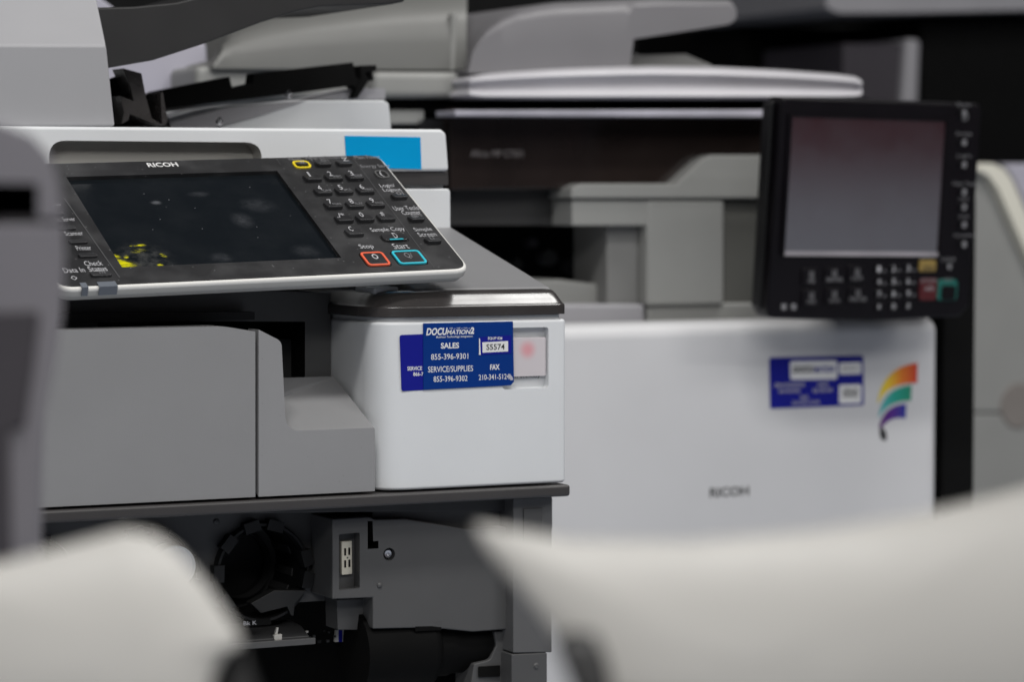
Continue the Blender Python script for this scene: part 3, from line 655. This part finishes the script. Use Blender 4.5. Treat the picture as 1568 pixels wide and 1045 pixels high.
c = on_y(581, 897, Yp); MB().lathe([(0, -0.0014), (0.0015, -0.0014), (0.0022, -0.0006), (0.0024, 0.0004)], c, (0, 1, 0), INNER, 20).build('stud', P1, 0, smooth=50)
c = on_y(331, 800, Yb); MB().lathe([(0, -0.0016), (0.0018, -0.0014), (0.0026, -0.0006), (0.0028, 0.0004)], c, (0, 1, 0), INNER, 20).build('stud', P1, 0, smooth=50)
# ivory connector with four contacts
Yc = Yp+0.0085
pins = []
for x, y in ((528.5, 846), (534.8, 845), (528.5, 864.5), (535, 863.5)):
    pins.append(MB().solid(pyo([(x-1.6, y-5.6), (x+1.6, y-5.7), (x+1.6, y+5.6), (x-1.6, y+5.7)], Yc, Yc-0.01), (0, 0.014, 0), BLACK))
conn = MB().solid(py([(523, 830.5), (539, 829), (539.5, 880), (523.5, 881.5)], Yc), (0, 0.0055, 0), IVORY).build('connector', P1, 0.0005, cut=pins)
c = on_y(532, 855, Yc); MB().lathe([(0, -0.0001), (0.0007, -0.0001)], c, (0, 1, 0), INK, 12).build('connector_mark', conn)
# right post and lower bits
Yq = 0.014
MB().solid(py([(786, 764), (845.5, 761), (845.5, 1000), (786, 1001)], Yq), (0, 0.05, 0), mat('grey_post_plastic', (0.10, 0.10, 0.102), 0.5, grain=0.2, vary=0.06)).build('bay_post', P1, 0.001)
MB().solid(py([(802, 780), (831, 779), (831, 830), (802, 830)], Yq-0.0015), (0, 0.002, 0), INNER).build('post_latch', P1, 0.0004)
lowbox = MB().solid(py([(783.5, 1003), (838, 1000.5), (838, 1200), (783.5, 1200)], Yq), (0, 0.05, 0), INNER).build('lower_box', P1, 0.001)
c = on_y(821, 1021, Yq); MB().lathe([(0, -0.0012), (0.0016, -0.0012), (0.0022, -0.0004), (0.0028, -0.0002), (0.003, 0.0004)], c, (0, 1, 0), INNER, 20).build('stud', P1, 0, smooth=50)
# black waste toner bottle lying across the bay, its neck to the right
bz = on_y(660, 1010, 0.05).z; bx = on_y(758, 995, 0.04).x
mb = MB(); mb.lathe([(0, 0), (0.021, 0.0), (0.024, -0.003), (0.0245, -0.035), (0.026, -0.038), (0.026, -0.05), (0.033, -0.055), (0.0345, -0.06), (0.0345, -0.12), (0, -0.125)], (bx, 0.06, on_y(700, 993, 0.04).z), (1, 0, 0), BOTTLE, 48)
mb.solid(py([(636, 955), (676, 952), (676, 966), (636, 968)], 0.028), (0, 0.03, 0), BOTTLE); mb.build('waste_bottle', P1, 0, smooth=50)
MB().solid(py(fillet([(757, 968), (786, 966), (786, 1080), (716, 1080), (726, 1018), (750, 1012), (760, 990)], [0, 0, 0, 0, 4, 8, 8]), 0.034), (0, 0.03, 0), INNER).build('bottle_bracket', P1, 0.0008)
MB().solid(py([(733, 1022), (766, 1020), (766, 1037), (733, 1038)], 0.032), (0, 0.001, 0), MATTE).build('bracket_slot', P1)
# circuit bits in the gap below the plate
mb = MB(); mb.solid(py([(515, 966), (552, 963), (546, 978), (524, 984), (513, 984)], Yb), (0, 0.003, 0), UNDER); mb.build('cable_clip', P1)
MB().solid(py([(519, 966), (524, 966), (524, 984), (519, 984)], Yb-0.001), (0, 0.001, 0), VIOL).solid(py([(527, 970), (535, 966), (533, 972), (528, 973)], Yb-0.001), (0, 0.001, 0), VIOL).build('blue_wire', P1)
MB().solid(py([(420, 974), (432, 972), (432, 988), (420, 989)], Yb-0.022), (0, 0.004, 0), UNDER).solid(py([(421, 973), (424, 962), (427, 962), (425, 974)], Yb-0.02), (0, 0.003, 0), UNDER).build('white_tab', P1, 0.0004)
mb = MB()
for k in range(26):
    x = random.uniform(430, 512); y = random.uniform(962, 984); s_ = random.uniform(1.5, 5)
    mb.solid(py([(x, y), (x+s_, y-0.3), (x+s_, y+s_*0.8), (x, y+s_)], Yb+random.uniform(-0.004, 0.01)), (0, 0.002, 0), random.choice([INNERD, INNERD, BLACK, UNDER]))
mb.build('circuit_board', P1)
# black chassis: cavity walls, lower body
MB().box(xl_in, xr_in-0.004, 0.19, 0.20, 0.10, zr_bot, MATTE).build('chassis_back', P1)
MB().box(xl_in-0.02, xl_in, 0.012, 0.60, 0.05, zr_bot-0.001, INNER).build('chassis_side', P1)
MB().box(xr_in-0.003, xr_in, 0.066, 0.60, 0.05, zr_bot-0.001, WHITE).build('chassis_side', P1)
MB().box(xl_in+0.002, xr_in-0.005, 0.015, 0.60, 0.05, 0.40, WHITE).build('paper_drawers', P1, 0.004)
MB().box(xl_in-0.02, -0.004, 0.205, 0.60, zr_top+0.001, on_y(600, 470, 0.2).z, MATTE).build('rear_body', P1)
for x in (xl_in+0.05, xr_in-0.05):
    for y in (0.07, 0.53): MB().lathe([(0, -0.02), (0.025, -0.02), (0.025, 0.02), (0, 0.02)], (x, y, 0.025), (1, 0, 0), BLACK, 24).build('caster', P1, 0, smooth=50)

# ================================================================== PRODUCTION PRINTER BEHIND
Yd = 0.74
P2 = thing('production_printer', 'large white printer behind with black touchscreen panel and rainbow feather mark on its door', 'printer', (0.0, Yd+0.35, 0))
xd0 = on_y(800, 600, Yd).x; xd1 = on_y(1440.5, 600, Yd).x; zd1 = on_y(1000, 495, Yd).z
MB().box(xd0, xd1, Yd, Yd+0.07, 0.12, zd1, BWHITE).build('front_door', P2, 0.018, 6)
# RICOH on the door, feather mark, sticker
fd = yframe(Yd-0.0004)
MB().ptext(fd, 'RICOH', 1117, 753.5, 60, 14.5, mat('grey_logo', (0.09, 0.09, 0.09), 0.4), lift=0, world=True, bold=0.03).build('lettering', P2)
def bez(p0, p1, p2, n=8): return [((1-t)**2*p0[0]+2*t*(1-t)*p1[0]+t*t*p2[0], (1-t)**2*p0[1]+2*t*(1-t)*p1[1]+t*t*p2[1]) for t in [k/n for k in range(n+1)]]
def mark(top, bot, stops, name='feather_mark'):
    pts = top+list(reversed(bot))
    m = feather_colours(stops) if stops else INK
    MB().solid(py(pts, Yd-0.0006), (0, 0.0004, 0), m).build(name, P2)
mark(bez((1344, 616), (1352, 562), (1405, 556)), bez((1345, 618), (1358, 586), (1404.5, 587)), [(0, (0.75, 0.62, 0.05)), (0.25, (0.80, 0.55, 0.04)), (0.6, (0.75, 0.20, 0.02)), (1, (0.55, 0.03, 0.02))])
mark(bez((1345.5, 638), (1352, 594), (1396, 590)), bez((1346, 640), (1360, 613), (1395, 614)), [(0, (0.12, 0.45, 0.50)), (0.45, (0.02, 0.36, 0.28)), (1, (0.01, 0.24, 0.14))])
mark(bez((1346, 655), (1354, 620), (1388, 619)), bez((1350, 656), (1362, 637), (1387, 641)), [(0, (0.10, 0.01, 0.14)), (0.5, (0.09, 0.02, 0.26)), (1, (0.015, 0.04, 0.32))])
mark(bez((1348, 655), (1345, 668), (1352, 675), 5), bez((1351, 655), (1360, 662), (1357, 675), 5), None)
def bst(name, pts, Y, m, r=0): return MB().solid(py(pts, Y, r, 4), (0, 0.0005, 0), m).build(name, P2)
bst('service_label', [(1178, 548), (1322, 545), (1323, 621), (1179.5, 626.5)], Yd-0.0007, VIOL, 4)
bst('label_field', [(1210, 553.5), (1282, 552), (1282, 581), (1210.5, 582)], Yd-0.0012, PAPER, 4)
bst('label_field', [(1285, 556), (1319, 555), (1319, 573), (1285, 574)], Yd-0.0012, PAPER, 3)
bst('label_field', [(1285, 590), (1319, 589), (1319, 618), (1285, 619)], Yd-0.0012, PAPER, 3)
g = yframe(Yd-0.00135); T = MB()
st('DOCU', 1230, 566, 33, 11, INK, 0.25, 0.05); st('MATION', 1262, 566, 32, 10, VIOL, 0.25, 0.04)
T.text('', (0, 0), 1, 1, INK) if False else None
for k in range(9): T.solid([on_y(1291+k*2.6, 595, Yd-0.0014), on_y(1291+k*2.6+random.choice([0.9, 1.6]), 595, Yd-0.0014), on_y(1291+k*2.6+1.2, 609, Yd-0.0014), on_y(1291+k*2.6, 609, Yd-0.0014)], (0, 0.0001, 0), INK)
st('S5021', 1302, 564.5, 24, 5, PRINTD)
for b2, x, y, ww in (('SERVICE/SUPPLIES', 1209, 590, 46), ('855-396-9302', 1209, 599, 32), ('SALES', 1260, 589, 16), ('855-396-9301', 1260, 598, 30), ('FAX', 1232, 609, 12), ('210-341-5124', 1234, 617, 42)): st(b2, x, y, ww, 6, BLAV, 0, 0.02)
T.build('lettering', P2)
# ledges and inner white housing
MB().solid(py([(830, 466), (988, 466), (988, 520), (830, 520)], Yd+0.085), (0, 0.10, 0), BPURP).build('deck_ledge', P2, 0.004)
MB().solid(py([(992, 465), (1260, 463), (1260, 520), (992, 520)], Yd+0.085), (0, 0.10, 0), BGREY).build('deck_ledge', P2, 0.004)
Yw = Yd+0.075
MB().solid(py(fillet([(874, 304), (876, 288), (890, 281), (1036, 281), (1074, 245), (1090, 237), (1260, 237), (1260, 304)], [0, 4, 8, 3, 3, 8, 0, 0]), Yw), (0, 0.25, 0), BGREY).build('upper_housing', P2, 0.006, 3)
MB().solid(py([(876, 306), (996, 306), (996, 346), (876, 346)], Yw+0.006), (0, 0.2, 0), BGREY).build('housing_lip', P2, 0.002)
x0 = on_y(991, 400, Yw+0.004).x; yb2 = on_x(925, 400, x0).y
MB().box(x0, on_y(1110, 400, Yw+0.004).x, Yw+0.004, yb2, on_y(1000, 470, Yw).z, on_y(1000, 305.5, Yw).z, BGREY).build('inner_housing', P2, 0.005, 4)
MB().box(on_y(926, 400, Yw+0.03).x, x0-0.0005, Yw+0.024, yb2, on_y(960, 470, Yw).z, on_y(960, 345, Yw).z, mat('side_shade_grey', (0.20, 0.20, 0.195), 0.5)).build('inner_side', P2, 0.003, 3)  # darker grey paints the shade on the housing's left side
MB().box(on_y(1110.5, 400, Yw+0.012).x, on_y(1280, 400, Yw+0.012).x, Yw+0.016, yb2, on_y(1150, 468, Yw).z, on_y(1150, 305.5, Yw).z, mat('panel_shadow_colour', (0.11, 0.11, 0.10), 0.5)).build('shaded_inner_panel', P2, 0.003)  # darker colour paints the shadow of the control panel
MB().solid(py([(690, 432), (860, 428), (905, 434), (952, 437), (955, 470), (690, 475)], Yw+0.05), (0, 0.12, 0), BGREY).build('tray_ledge', P2, 0.004)
mb = MB()
for x, y, r_ in ((790, 405, 10), (840, 395, 14), (880, 405, 18), (905, 385, 9), (815, 372, 8)):
    mb.lathe([(0, -0.01), (r_/1400, -0.01), (r_/1400, 0.03), (0, 0.03)], on_y(x, y, Yw+0.22), (0.3, 1, 0), random.choice([INNERD, INNER, DGREY]), 20)
mb.build('drive_roller', P2, 0, smooth=50)
# smoked glass front with model name, pale strip painted for the edge reflection, black gap
MB().solid(py([(690, 165), (1260, 168), (1260, 285), (690, 291)], Yd+0.10), (0, 0.02, 0), GLASS).build('glass_panel', P2, 0.002)
MB().ptext(yframe(Yd+0.0995), 'Aficio MP C7501', 761, 235, 80, 11, mat('glass_print', (0.22, 0.20, 0.20), 0.5), lift=0, world=True).build('lettering', P2)
MB().solid(py([(696, 168.5), (1260, 168), (1260, 179), (697, 177.5)], Yd+0.048), (0, 0.05, 0), EDGEGLINT).build('edge_reflection_strip', P2, 0.001)
MB().solid(py([(595, 168), (650, 168), (650, 190), (595, 190)], Yd+0.12), (0, 0.1, 0), BGREY).build('glass_end', P2, 0.002)
MB().box(on_y(560, 300, Yd+0.3).x, xd1+0.02, Yd+0.37, Yd+0.72, 0.10, on_y(900, 125, Yd+0.3).z, MATTE).build('chassis', P2)
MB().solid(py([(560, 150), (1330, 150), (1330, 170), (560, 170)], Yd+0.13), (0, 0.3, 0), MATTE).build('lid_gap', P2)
MB().solid(py([(640, 182), (696, 182), (696, 300), (640, 300)], Yd+0.12), (0, 0.05, 0), BLACK).build('glass_end', P2)
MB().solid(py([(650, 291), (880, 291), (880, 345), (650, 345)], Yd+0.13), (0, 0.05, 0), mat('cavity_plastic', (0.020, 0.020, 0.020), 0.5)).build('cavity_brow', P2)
# lid with hollowed front
xs_ = [719, 740, 780, 840, 900, 1000, 1100, 1200, 1280, 1310, 1321]
tp = [117, 113, 109.5, 105.5, 103, 100.5, 102, 107, 113, 117, 124]
bt = [147, 150, 150.5, 151, 151, 151, 151, 150.5, 150, 149, 146]
rows = []
for f_, dy in ((0.0, 0.02), (0.12, 0.004), (0.26, 0.0), (0.40, 0.010), (0.58, 0.013), (0.72, 0.004), (0.92, -0.004), (1.0, 0.004)):
    rows.append([on_y(x, a_+(b2-a_)*f_, Yd+0.05+dy) for x, a_, b2 in zip(xs_, tp, bt)])
MB().grid_solid(rows, (0, 0.45, 0), mat('lid_white_plastic', (0.55, 0.54, 0.57), 0.4, vary=0.03)).build('scanner_lid', P2, 0.0015, 2, smooth=60)
MB().solid(py([(572, 109), (718, 110), (722, 150), (572, 150)], Yd+0.10), (0, 0.35, 0), BGREY).build('lid_corner', P2, 0.008, 4)
MB().solid(py([(300, 100), (575, 105), (575, 150), (300, 150)], Yd+0.12), (0, 0.3, 0), BGREY).build('lid_rear', P2, 0.008, 4)
# document feeder above
def interp(pts, x):
    for (a0, b0), (a1, b1) in zip(pts, pts[1:]):
        if x <= a1: return b0+(b1-b0)*(x-a0)/(a1-a0)
    return pts[-1][1]
def shell(name, top, bot, x0, x1, Y, th, m, rows_, n=26):    # front skin that rolls back toward its top edge
    X = [x0+(x1-x0)*k/n for k in range(n+1)]
    R = [[on_y(x, interp(top, x)+(interp(bot, x)-interp(top, x))*f_, Y+dy) for x in X] for f_, dy in rows_]
    return MB().grid_solid(R, (0, th, 0), m).build(name, P2, 0.003, 2, 40, smooth=60)
roll = ((0, 0.085), (0.05, 0.055), (0.13, 0.030), (0.25, 0.012), (0.42, 0.003), (0.65, 0.0), (1, 0.0))
shell('feeder_body', [(717, 108), (719, 88), (724, 70), (733, 54), (746, 40), (765, 26), (790, 14), (820, 7), (850, 3), (1000, -4), (1115, -1), (1124, 4), (1128, 14)],
      [(717, 112), (966, 112), (969, 60), (1060, 46), (1118, 37), (1128, 28)], 717, 1128, Yd+0.07, 0.3, mat('dim_cool_grey_plastic', (0.20, 0.195, 0.205), 0.45, vary=0.03), ((0, 0.03), (0.04, 0.014), (0.1, 0.004), (0.2, 0.0), (0.6, 0.0), (1, 0.0)), 60)
shell('feeder_cover', [(326, 92), (338, 58), (360, 42), (400, 28), (470, 12), (590, -6), (800, -20)], [(326, 106), (800, 108)], 326, 716, Yd+0.11, 0.3, mat('dim_greenish_grey_plastic', (0.175, 0.176, 0.168), 0.45, vary=0.03), roll)
MB().solid(py([(692, 20), (700, 20), (696, 108), (690, 108)], Yd+0.1095), (0, 0.01, 0), BGREY).build('cover_seam', P2, 0.001)
MB().solid(py(fillet([(960, 104), (962, 78), (985, 84), (1050, 82), (1100, 104)], 3), Yd+0.12), (0, 0.2, 0), BGREY).build('feeder_guide', P2, 0.004)
MB().solid(py([(120, -30), (240, 60), (316, 66), (322, 150), (120, 160)], Yd+0.20), (0, 0.1, 0), BLAV).build('feeder_flap', P2, 0.003)
# touchscreen panel on a black post
Yk = Yd-0.10
RB = on_y(1492, 486, Yk); LB = on_y(1176, 488, Yk); dT = ray(1496, 149)
top = on_y(1496, 149, Yk-0.02)
KF = Frame(RB, RB-LB, top-RB); KH = KF.loc(1340, 153).y; kl = KF.loc(1174, 480).x; kr_ = KF.loc(1495, 300).x
mb = MB()
mb.solid([Vector((p[0], p[1], 0)) for p in fillet([(kl, 0.0), (kl*0.5, -0.004), (kr_-0.012, 0.001), (kr_, 0.014), (kr_, KH), (kl+0.004, KH)], [0.012, 0, 0.006, 0.008, 0.008, 0.006])], (0, 0, -0.03), BPANEL)
kp = mb.build('control_panel', None, 0.003, 4, recenter=False); kp.matrix_world = KF.mat(); kp.parent = P2; kp.matrix_parent_inverse = P2.matrix_world.inverted(); bpy.context.view_layer.update()
q = [KF.loc(x, y) for x, y in ((1204, 390), (1442, 382), (1442, 181), (1206, 184))]
X0, X1, Y0_, Y1_ = (q[0].x+q[3].x)/2, (q[1].x+q[2].x)/2, (q[0].y+q[1].y)/2, (q[2].y+q[3].y)/2
plate('touchscreen', KF, [(X0, Y0_), (X1, Y0_), (X1, Y1_), (X0, Y1_)], 0.0012, BSCREEN, kp, lift=-0.0002, recenter=False)
mb = MB(); ex, ey = 0.004, 0.0035
for (a0, a1, b0, b1) in ((X0-ex, X0, Y0_-ey, Y1_+ey), (X1, X1+ex*1.6, Y0_-ey, Y1_+ey), (X0, X1, Y1_, Y1_+ey)): mb.box(a0, a1, b0, b1, -0.001, 0.0035, BPANEL)
mb.build('screen_bezel', kp, recenter=False)
mb = MB(); mb.solid([Vector((X0, Y0_-0.0045, 0.0032)), Vector((X1, Y0_-0.0045, 0.0032)), Vector((X1, Y0_+0.0005, 0.0011)), Vector((X0, Y0_+0.0005, 0.0011))], (0, 0, -0.003), mat('dull_sill', (0.17, 0.16, 0.18), 0.35, vary=0.3)); mb.build('screen_sill', kp, recenter=False)
def kkey(x, y, wpx, hpx, m, name='key', th=0.003):
    c = KF.loc(x, y); ww = abs(KF.loc(x+wpx/2, y).x-KF.loc(x-wpx/2, y).x); hh = abs(KF.loc(x, y-hpx/2).y-KF.loc(x, y+hpx/2).y)
    plate(name, KF, rrect(c.x, c.y, ww, hh, min(ww, hh)*0.22), th, m, kp, lift=-0.0005, bevel=0.0006, recenter=False)
LT = MB()
def kx(body, x, y, ww, hh, m=PRINTD, lift=0.0027): LT.ptext(KF, body, x, y, ww, hh, m, lift=lift)
for i_, (x, y) in enumerate(((1240, 424), (1275, 422), (1310, 420), (1240, 456), (1275, 454), (1311, 452))):
    kkey(x, y, 27, 27, BPANEL); kx('u', x+1, y-4, 6, 10); kx(['ABC', 'SERVER', 'COPY', 'FAX', 'SCAN', 'PRINTER'][i_], x+1, y+6, [12, 26, 18, 13, 15, 26][i_], 6)
for r_ in range(4):
    for c_ in range(3):
        x, y = 1347+c_*22.5, 412+r_*19.2-c_*0.6; kkey(x, y, 17, 15, BPANEL, th=0.0022)
        kx(['1', '2', '3', '4', '5', '6', '7', '8', '9', '*', '0', '#'][r_*3+c_], x-3, y, 5, 9, PRINT); 
        if r_ < 3: kx('abc', x+5, y+2, 8, 4)
kkey(1419, 407, 25, 18, mat('dim_yellow_key', (0.26, 0.18, 0.05), 0.4), 'reset_key'); kkey(1420, 443, 27, 34, mat('dark_red_key', (0.07, 0.008, 0.010), 0.4), 'stop_key')
kkey(1449, 444, 30, 32, mat('teal_key', (0.008, 0.11, 0.09), 0.4), 'start_key'); kkey(1450, 448, 22, 22, BPANEL, 'start_key_face', 0.004)
kx('=', 1420, 411, 17, 6, INK, 0.0028); kx('RESET', 1419, 394, 24, 4); kx('STOP', 1420, 430, 24, 6, PRINTD); kx('c/s', 1421, 441, 12, 7, PRINT); kx('START', 1450, 428, 14, 5, PRINTD)
kx('CLEAR', 1450, 397, 22, 6); kx('o', 1452, 408, 6, 8, PRINT)
for y, b2, ww in ((160, 'Power', 22), (205, 'Energy', 24), (239, 'Login', 22), (281, 'User Tool', 34), (304, 'Check', 15), (331, 'Screen', 15), (361, 'Simplified', 32)):
    kx(b2, 1476, y, ww, 5.5, PRINTD, 0.0004); kkey(1474, y+13, 16, 15, BPANEL, th=0.002); kx('o', 1475, y+13, 6, 9, PRINT, 0.0022)
kx('D', 1476, 178, 8, 12, PRINTD, 0.0030); kx('00', 1200, 470, 7, 9, PRINT, 0.0004); kx('00', 1215, 470, 7, 9, PRINT, 0.0004)
LT.build('lettering', kp, recenter=False)
MB().solid([Vector((kl-0.003, 0.012, -0.012)), Vector((kl+0.002, 0.006, -0.012)), Vector((kl+0.002, KH-0.004, -0.012)), Vector((kl-0.003, KH-0.008, -0.012))], (0, 0, -0.018), BLACK).build('panel_side', kp, 0.002, recenter=False)
MB().box(on_y(1444, 600, Yd+0.03).x, on_y(1493, 600, Yd+0.03).x, Yd+0.03, Yd+0.10, 0.08, on_y(1470, 300, Yd).z, MATTE).build('panel_post', P2, 0.003)
MB().box(on_y(1300, 350, Yd).x, on_y(1440, 350, Yd).x, Yd-0.06, Yd+0.05, on_y(1300, 440, Yd).z, on_y(1300, 330, Yd).z, MATTE).build('panel_arm', P2, 0.006)
for x in (0.0, xd1-0.08):
    for y in (Yd+0.12, Yd+0.62): MB().lathe([(0, -0.02), (0.055, -0.02), (0.055, 0.02), (0, 0.02)], (x, y, 0.055), (1, 0, 0), BLACK, 24).build('caster', P2, 0, smooth=50)

# ================================================================== MACHINES FARTHER BACK
Yf = 1.75
P3 = thing('grey_printer', 'grey printer at the right edge with a slanted cream edge and a flat side panel', 'printer', (1.9, Yf+0.3, 0))
def prism(name, pts, Y, th, m, par, r=0, bev=0.004, **k): return MB().solid(py(pts, Y, r), (0, th, 0), m).build(name, par, bev, **k)
zz0 = 0.05
pts = [on_y(x, y, Yf) for x, y in ((1445, 262), (1498, 264), (1516, 274), (1530, 296), (1620, 505), (1700, 632), (1445, 632))]
MB().solid(pts, (0, 0.4, 0), BGREY).build('side_panel', P3, 0.004)
pts = [on_y(x, y, Yf) for x, y in ((1445, 634), (1700, 634))]
MB().solid([pts[0], pts[1], Vector((pts[1].x, Yf, zz0)), Vector((pts[0].x, Yf, zz0))], (0, 0.4, 0), BGREY).build('lower_panel', P3, 0.004)
prism('cream_edge', [(1445, 250), (1520, 250), (1538, 258), (1550, 274), (1640, 480), (1760, 640), (1712, 634), (1618, 492), (1529, 290), (1514, 270), (1497, 261), (1445, 261)], Yf-0.02, 0.42, CREAM, P3, 0, 0.003)
prism('back_panel', [(1535, 250), (1800, 250), (1800, 640), (1740, 600), (1640, 470), (1552, 272)], Yf+0.05, 0.3, BLAV, P3)
c = on_y(1560, 622, Yf)
MB().lathe([(0, -0.003), (0.036, -0.003), (0.038, 0.0), (0.0, 0.0)], c, (0, 1, 0), mat('taupe_plastic', (0.22, 0.20, 0.185), 0.5), 40).build('side_knob', P3, 0, smooth=50)
P4 = thing('dark_copier', 'dark copier in the far shadows under a pale top lid', 'printer', (2.2, 3.1, 0))
Yv = 2.6
prism('top_lid', [(1264, -40), (1800, -40), (1800, 10), (1400, 19), (1285, 20), (1266, 12)], Yv-0.05, 0.5, BPURP, P4, 4, 0.008)
prism('front_panel', [(1292, 66), (1384, 66), (1384, 170), (1292, 170)], Yv+0.02, 0.3, DGREY, P4)
prism('vertical_trim', [(1390, 58), (1411, 60), (1407, 170), (1382, 170)], Yv, 0.3, BPURP, P4, 0, 0.01)
prism('dark_cabinet', [(1412, 30), (1800, 30), (1800, 300), (1412, 300)], Yv+0.03, 0.3, MATTE, P4)
b0 = on_y(1262, 22, Yv+0.04); b1 = on_y(1800, 22, Yv+0.04)
MB().box(b0.x, b1.x, Yv+0.36, Yv+0.8, 0.03, b0.z-0.002, MATTE).build('cabinet_body', P4)
MB().box(b0.x, b1.x, Yv+0.04, Yv+0.355, 0.03, on_y(1400, 175, Yv).z, MATTE).build('lower_cabinet', P4)

# ================================================================== FOREGROUND MACHINES, OUT OF FOCUS
VN = F_.copy()
def at(x, y, d): return CAM+ray(x, y)*d
def bulge(name, pts, d, th, m, parent, swell, r=0, steps=7, edge=(784, 522), lean=0.0, turn=0.0):   # softly swollen plastic cover with an outline and real thickness
    P = fillet(pts, r, 6) if r else [Vector(p) for p in pts]
    Q = []
    for k in range(len(P)):                   # resample long edges
        a_, b2 = P[k], P[(k+1) % len(P)]; m_ = max(1, int((b2-a_).length/70))
        for j in range(m_): Q.append(a_+(b2-a_)*(j/m_))
    E = ray(*edge).normalized(); mb = MB(); mb.mi(m); rings = []
    cp = sum(Q, Vector((0, 0)))/len(Q)
    dep = lambda p: d+lean*max(0, 1150-p.y)**2/F/700-turn*max(0, p.x-1000)**2/(F*1000)   # leans back toward its top, upright lower down
    W = [at(p.x, p.y, dep(p)) for p in Q]; c = sum(W, Vector())/len(W)
    back = [mb.bm.verts.new(c+(p-c)*0.95+E*th) for p in W]; rings.append(back)
    rings.append([mb.bm.verts.new(c+(p-c)*0.99+E*(th*0.25)) for p in W])
    for k in range(steps+1):
        t = math.cos(k/(steps+0.6)*math.pi/2); s_ = swell*math.sqrt(max(0, 1-t**2.6)); ring = []
        for p in Q:
            q = cp+(p-cp)*t; ring.append(mb.bm.verts.new(at(q.x, q.y, dep(q))-VN*s_))
        rings.append(ring)
    for A, B in zip(rings, rings[1:]):
        for k in range(len(A)): mb.bm.faces.new((A[k], A[(k+1) % len(A)], B[(k+1) % len(A)], B[k]))
    mb.bm.faces.new(rings[-1]); mb.bm.faces.new(back)
    return mb.build(name, parent, 0, smooth=75)
# right
D1 = 0.88
c = at(1250, 1100, D1); P5 = thing('cream_printer', 'blurred cream printer cover filling the lower right of the foreground', 'printer', (c.x, c.y+0.15, 0))
bulge('top_cover', [(722, 800), (760, 808), (880, 827), (1050, 829), (1250, 812), (1400, 790), (1568, 754), (1720, 715), (1800, 1300), (950, 1300), (890, 1050), (842, 965), (780, 885), (738, 835)], D1, 0.14, FWHITE, P5, 0.006, [8, 0, 0, 0, 0, 0, 0, 0, 0, 40, 40, 0, 0, 0], edge=(800, 850), lean=0.62, turn=0.35)
bulge('hinge_cover', [(848, 985), (872, 966), (912, 970), (930, 1010), (985, 1300), (925, 1300), (885, 1080)], D1-0.02, 0.06, BLACK, P5, 0.006, 8, 4, edge=(870, 1000), lean=0.7)
u = Vector((R_.x, R_.y, 0)); v_ = Vector((F_.x, F_.y, 0)).normalized()
def pedestal(px0, px1, d, pyt, depth, m, parent, name):
    a_ = at(px0, pyt, d); b2 = at(px1, pyt, d); zt = min(a_.z, b2.z)
    MB().solid([Vector((a_.x, a_.y, 0.003)), Vector((b2.x, b2.y, 0.003)), Vector((b2.x, b2.y, zt)), Vector((a_.x, a_.y, zt))], v_*depth, m).build(name, parent, 0.006)
pedestal(960, 1780, D1+0.01, 1296, 0.15, BGREY, P5, 'cabinet')
# left low
c = at(150, 1100, D1); P6 = thing('pale_printer', 'blurred pale printer lid with a sloping right end in the lower left foreground', 'printer', (c.x, c.y+0.15, 0))
D2 = 0.90
bulge('top_cover', [(-160, 880), (0, 862), (90, 838), (190, 812), (235, 818), (270, 842), (318, 900), (362, 965), (372, 990), (345, 1000), (325, 1040), (330, 1300), (-160, 1300)], D2, 0.14, FWHITE, P6, 0.005, [0, 0, 0, 20, 20, 0, 0, 10, 12, 10, 20, 0, 0], edge=(320, 900), lean=0.7)
bulge('hinge_cover', [(338, 1008), (375, 992), (398, 1060), (420, 1300), (320, 1300)], D2+0.02, 0.06, BLACK, P6, 0.004, 6, 4, edge=(375, 1000), lean=0.7)
pedestal(-150, 320, D2+0.02, 1296, 0.13, BGREY, P6, 'cabinet')
# left tall
D3 = 1.12
c = at(0, 600, D3); P7 = thing('lilac_grey_copier', 'blurred lilac grey copier housing cut off by the left edge, with a dark slot', 'copier', (c.x, c.y+0.15, 0))
def vsolid(pts, d, th, m, name, parent, bev, r=0, cut=None, seg=4):
    P = fillet(pts, r, 6) if r else pts
    return MB().solid([at(p[0], p[1], d) for p in P], ray(92, 500).normalized()*th, m).build(name, parent, bev, seg, 40, cut=cut)
cs = MB().solid([at(*p, D3-0.05) for p in fillet([(-60, 268), (24, 270), (24, 338), (-60, 345)], 4)], VN*0.10, MATTE)
vsolid([(-160, 168), (0, 188), (50, 208), (78, 240), (92, 290), (97, 336), (-160, 336)], D3, 0.20, FGREY, 'upper_housing', P7, 0.010, [0, 30, 20, 20, 10, 4, 0], [cs])
vsolid([(-160, 330), (84, 330), (84, 350), (-160, 350)], D3+0.02, 0.16, DGREY, 'housing_seam', P7, 0.002)
vsolid([(-160, 344), (97, 344), (98, 400), (94, 480), (84, 560), (66, 640), (60, 760), (56, 1320), (-160, 1320)], D3, 0.20, FGREY, 'lower_housing', P7, 0.010, [0, 4, 20, 20, 30, 30, 20, 0, 0])
vsolid([(-160, 478), (62, 474), (52, 560), (38, 655), (-160, 700)], D3-0.002, 0.02, DGREY, 'dark_inset', P7, 0.003, 10)
vsolid([(-30, 650), (14, 652), (18, 850), (12, 900), (-30, 900)], D3-0.002, 0.02, DGREY, 'vertical_groove', P7, 0.003, 6)
pedestal(-155, 50, D3+0.01, 1316, 0.18, FGREY, P7, 'cabinet')
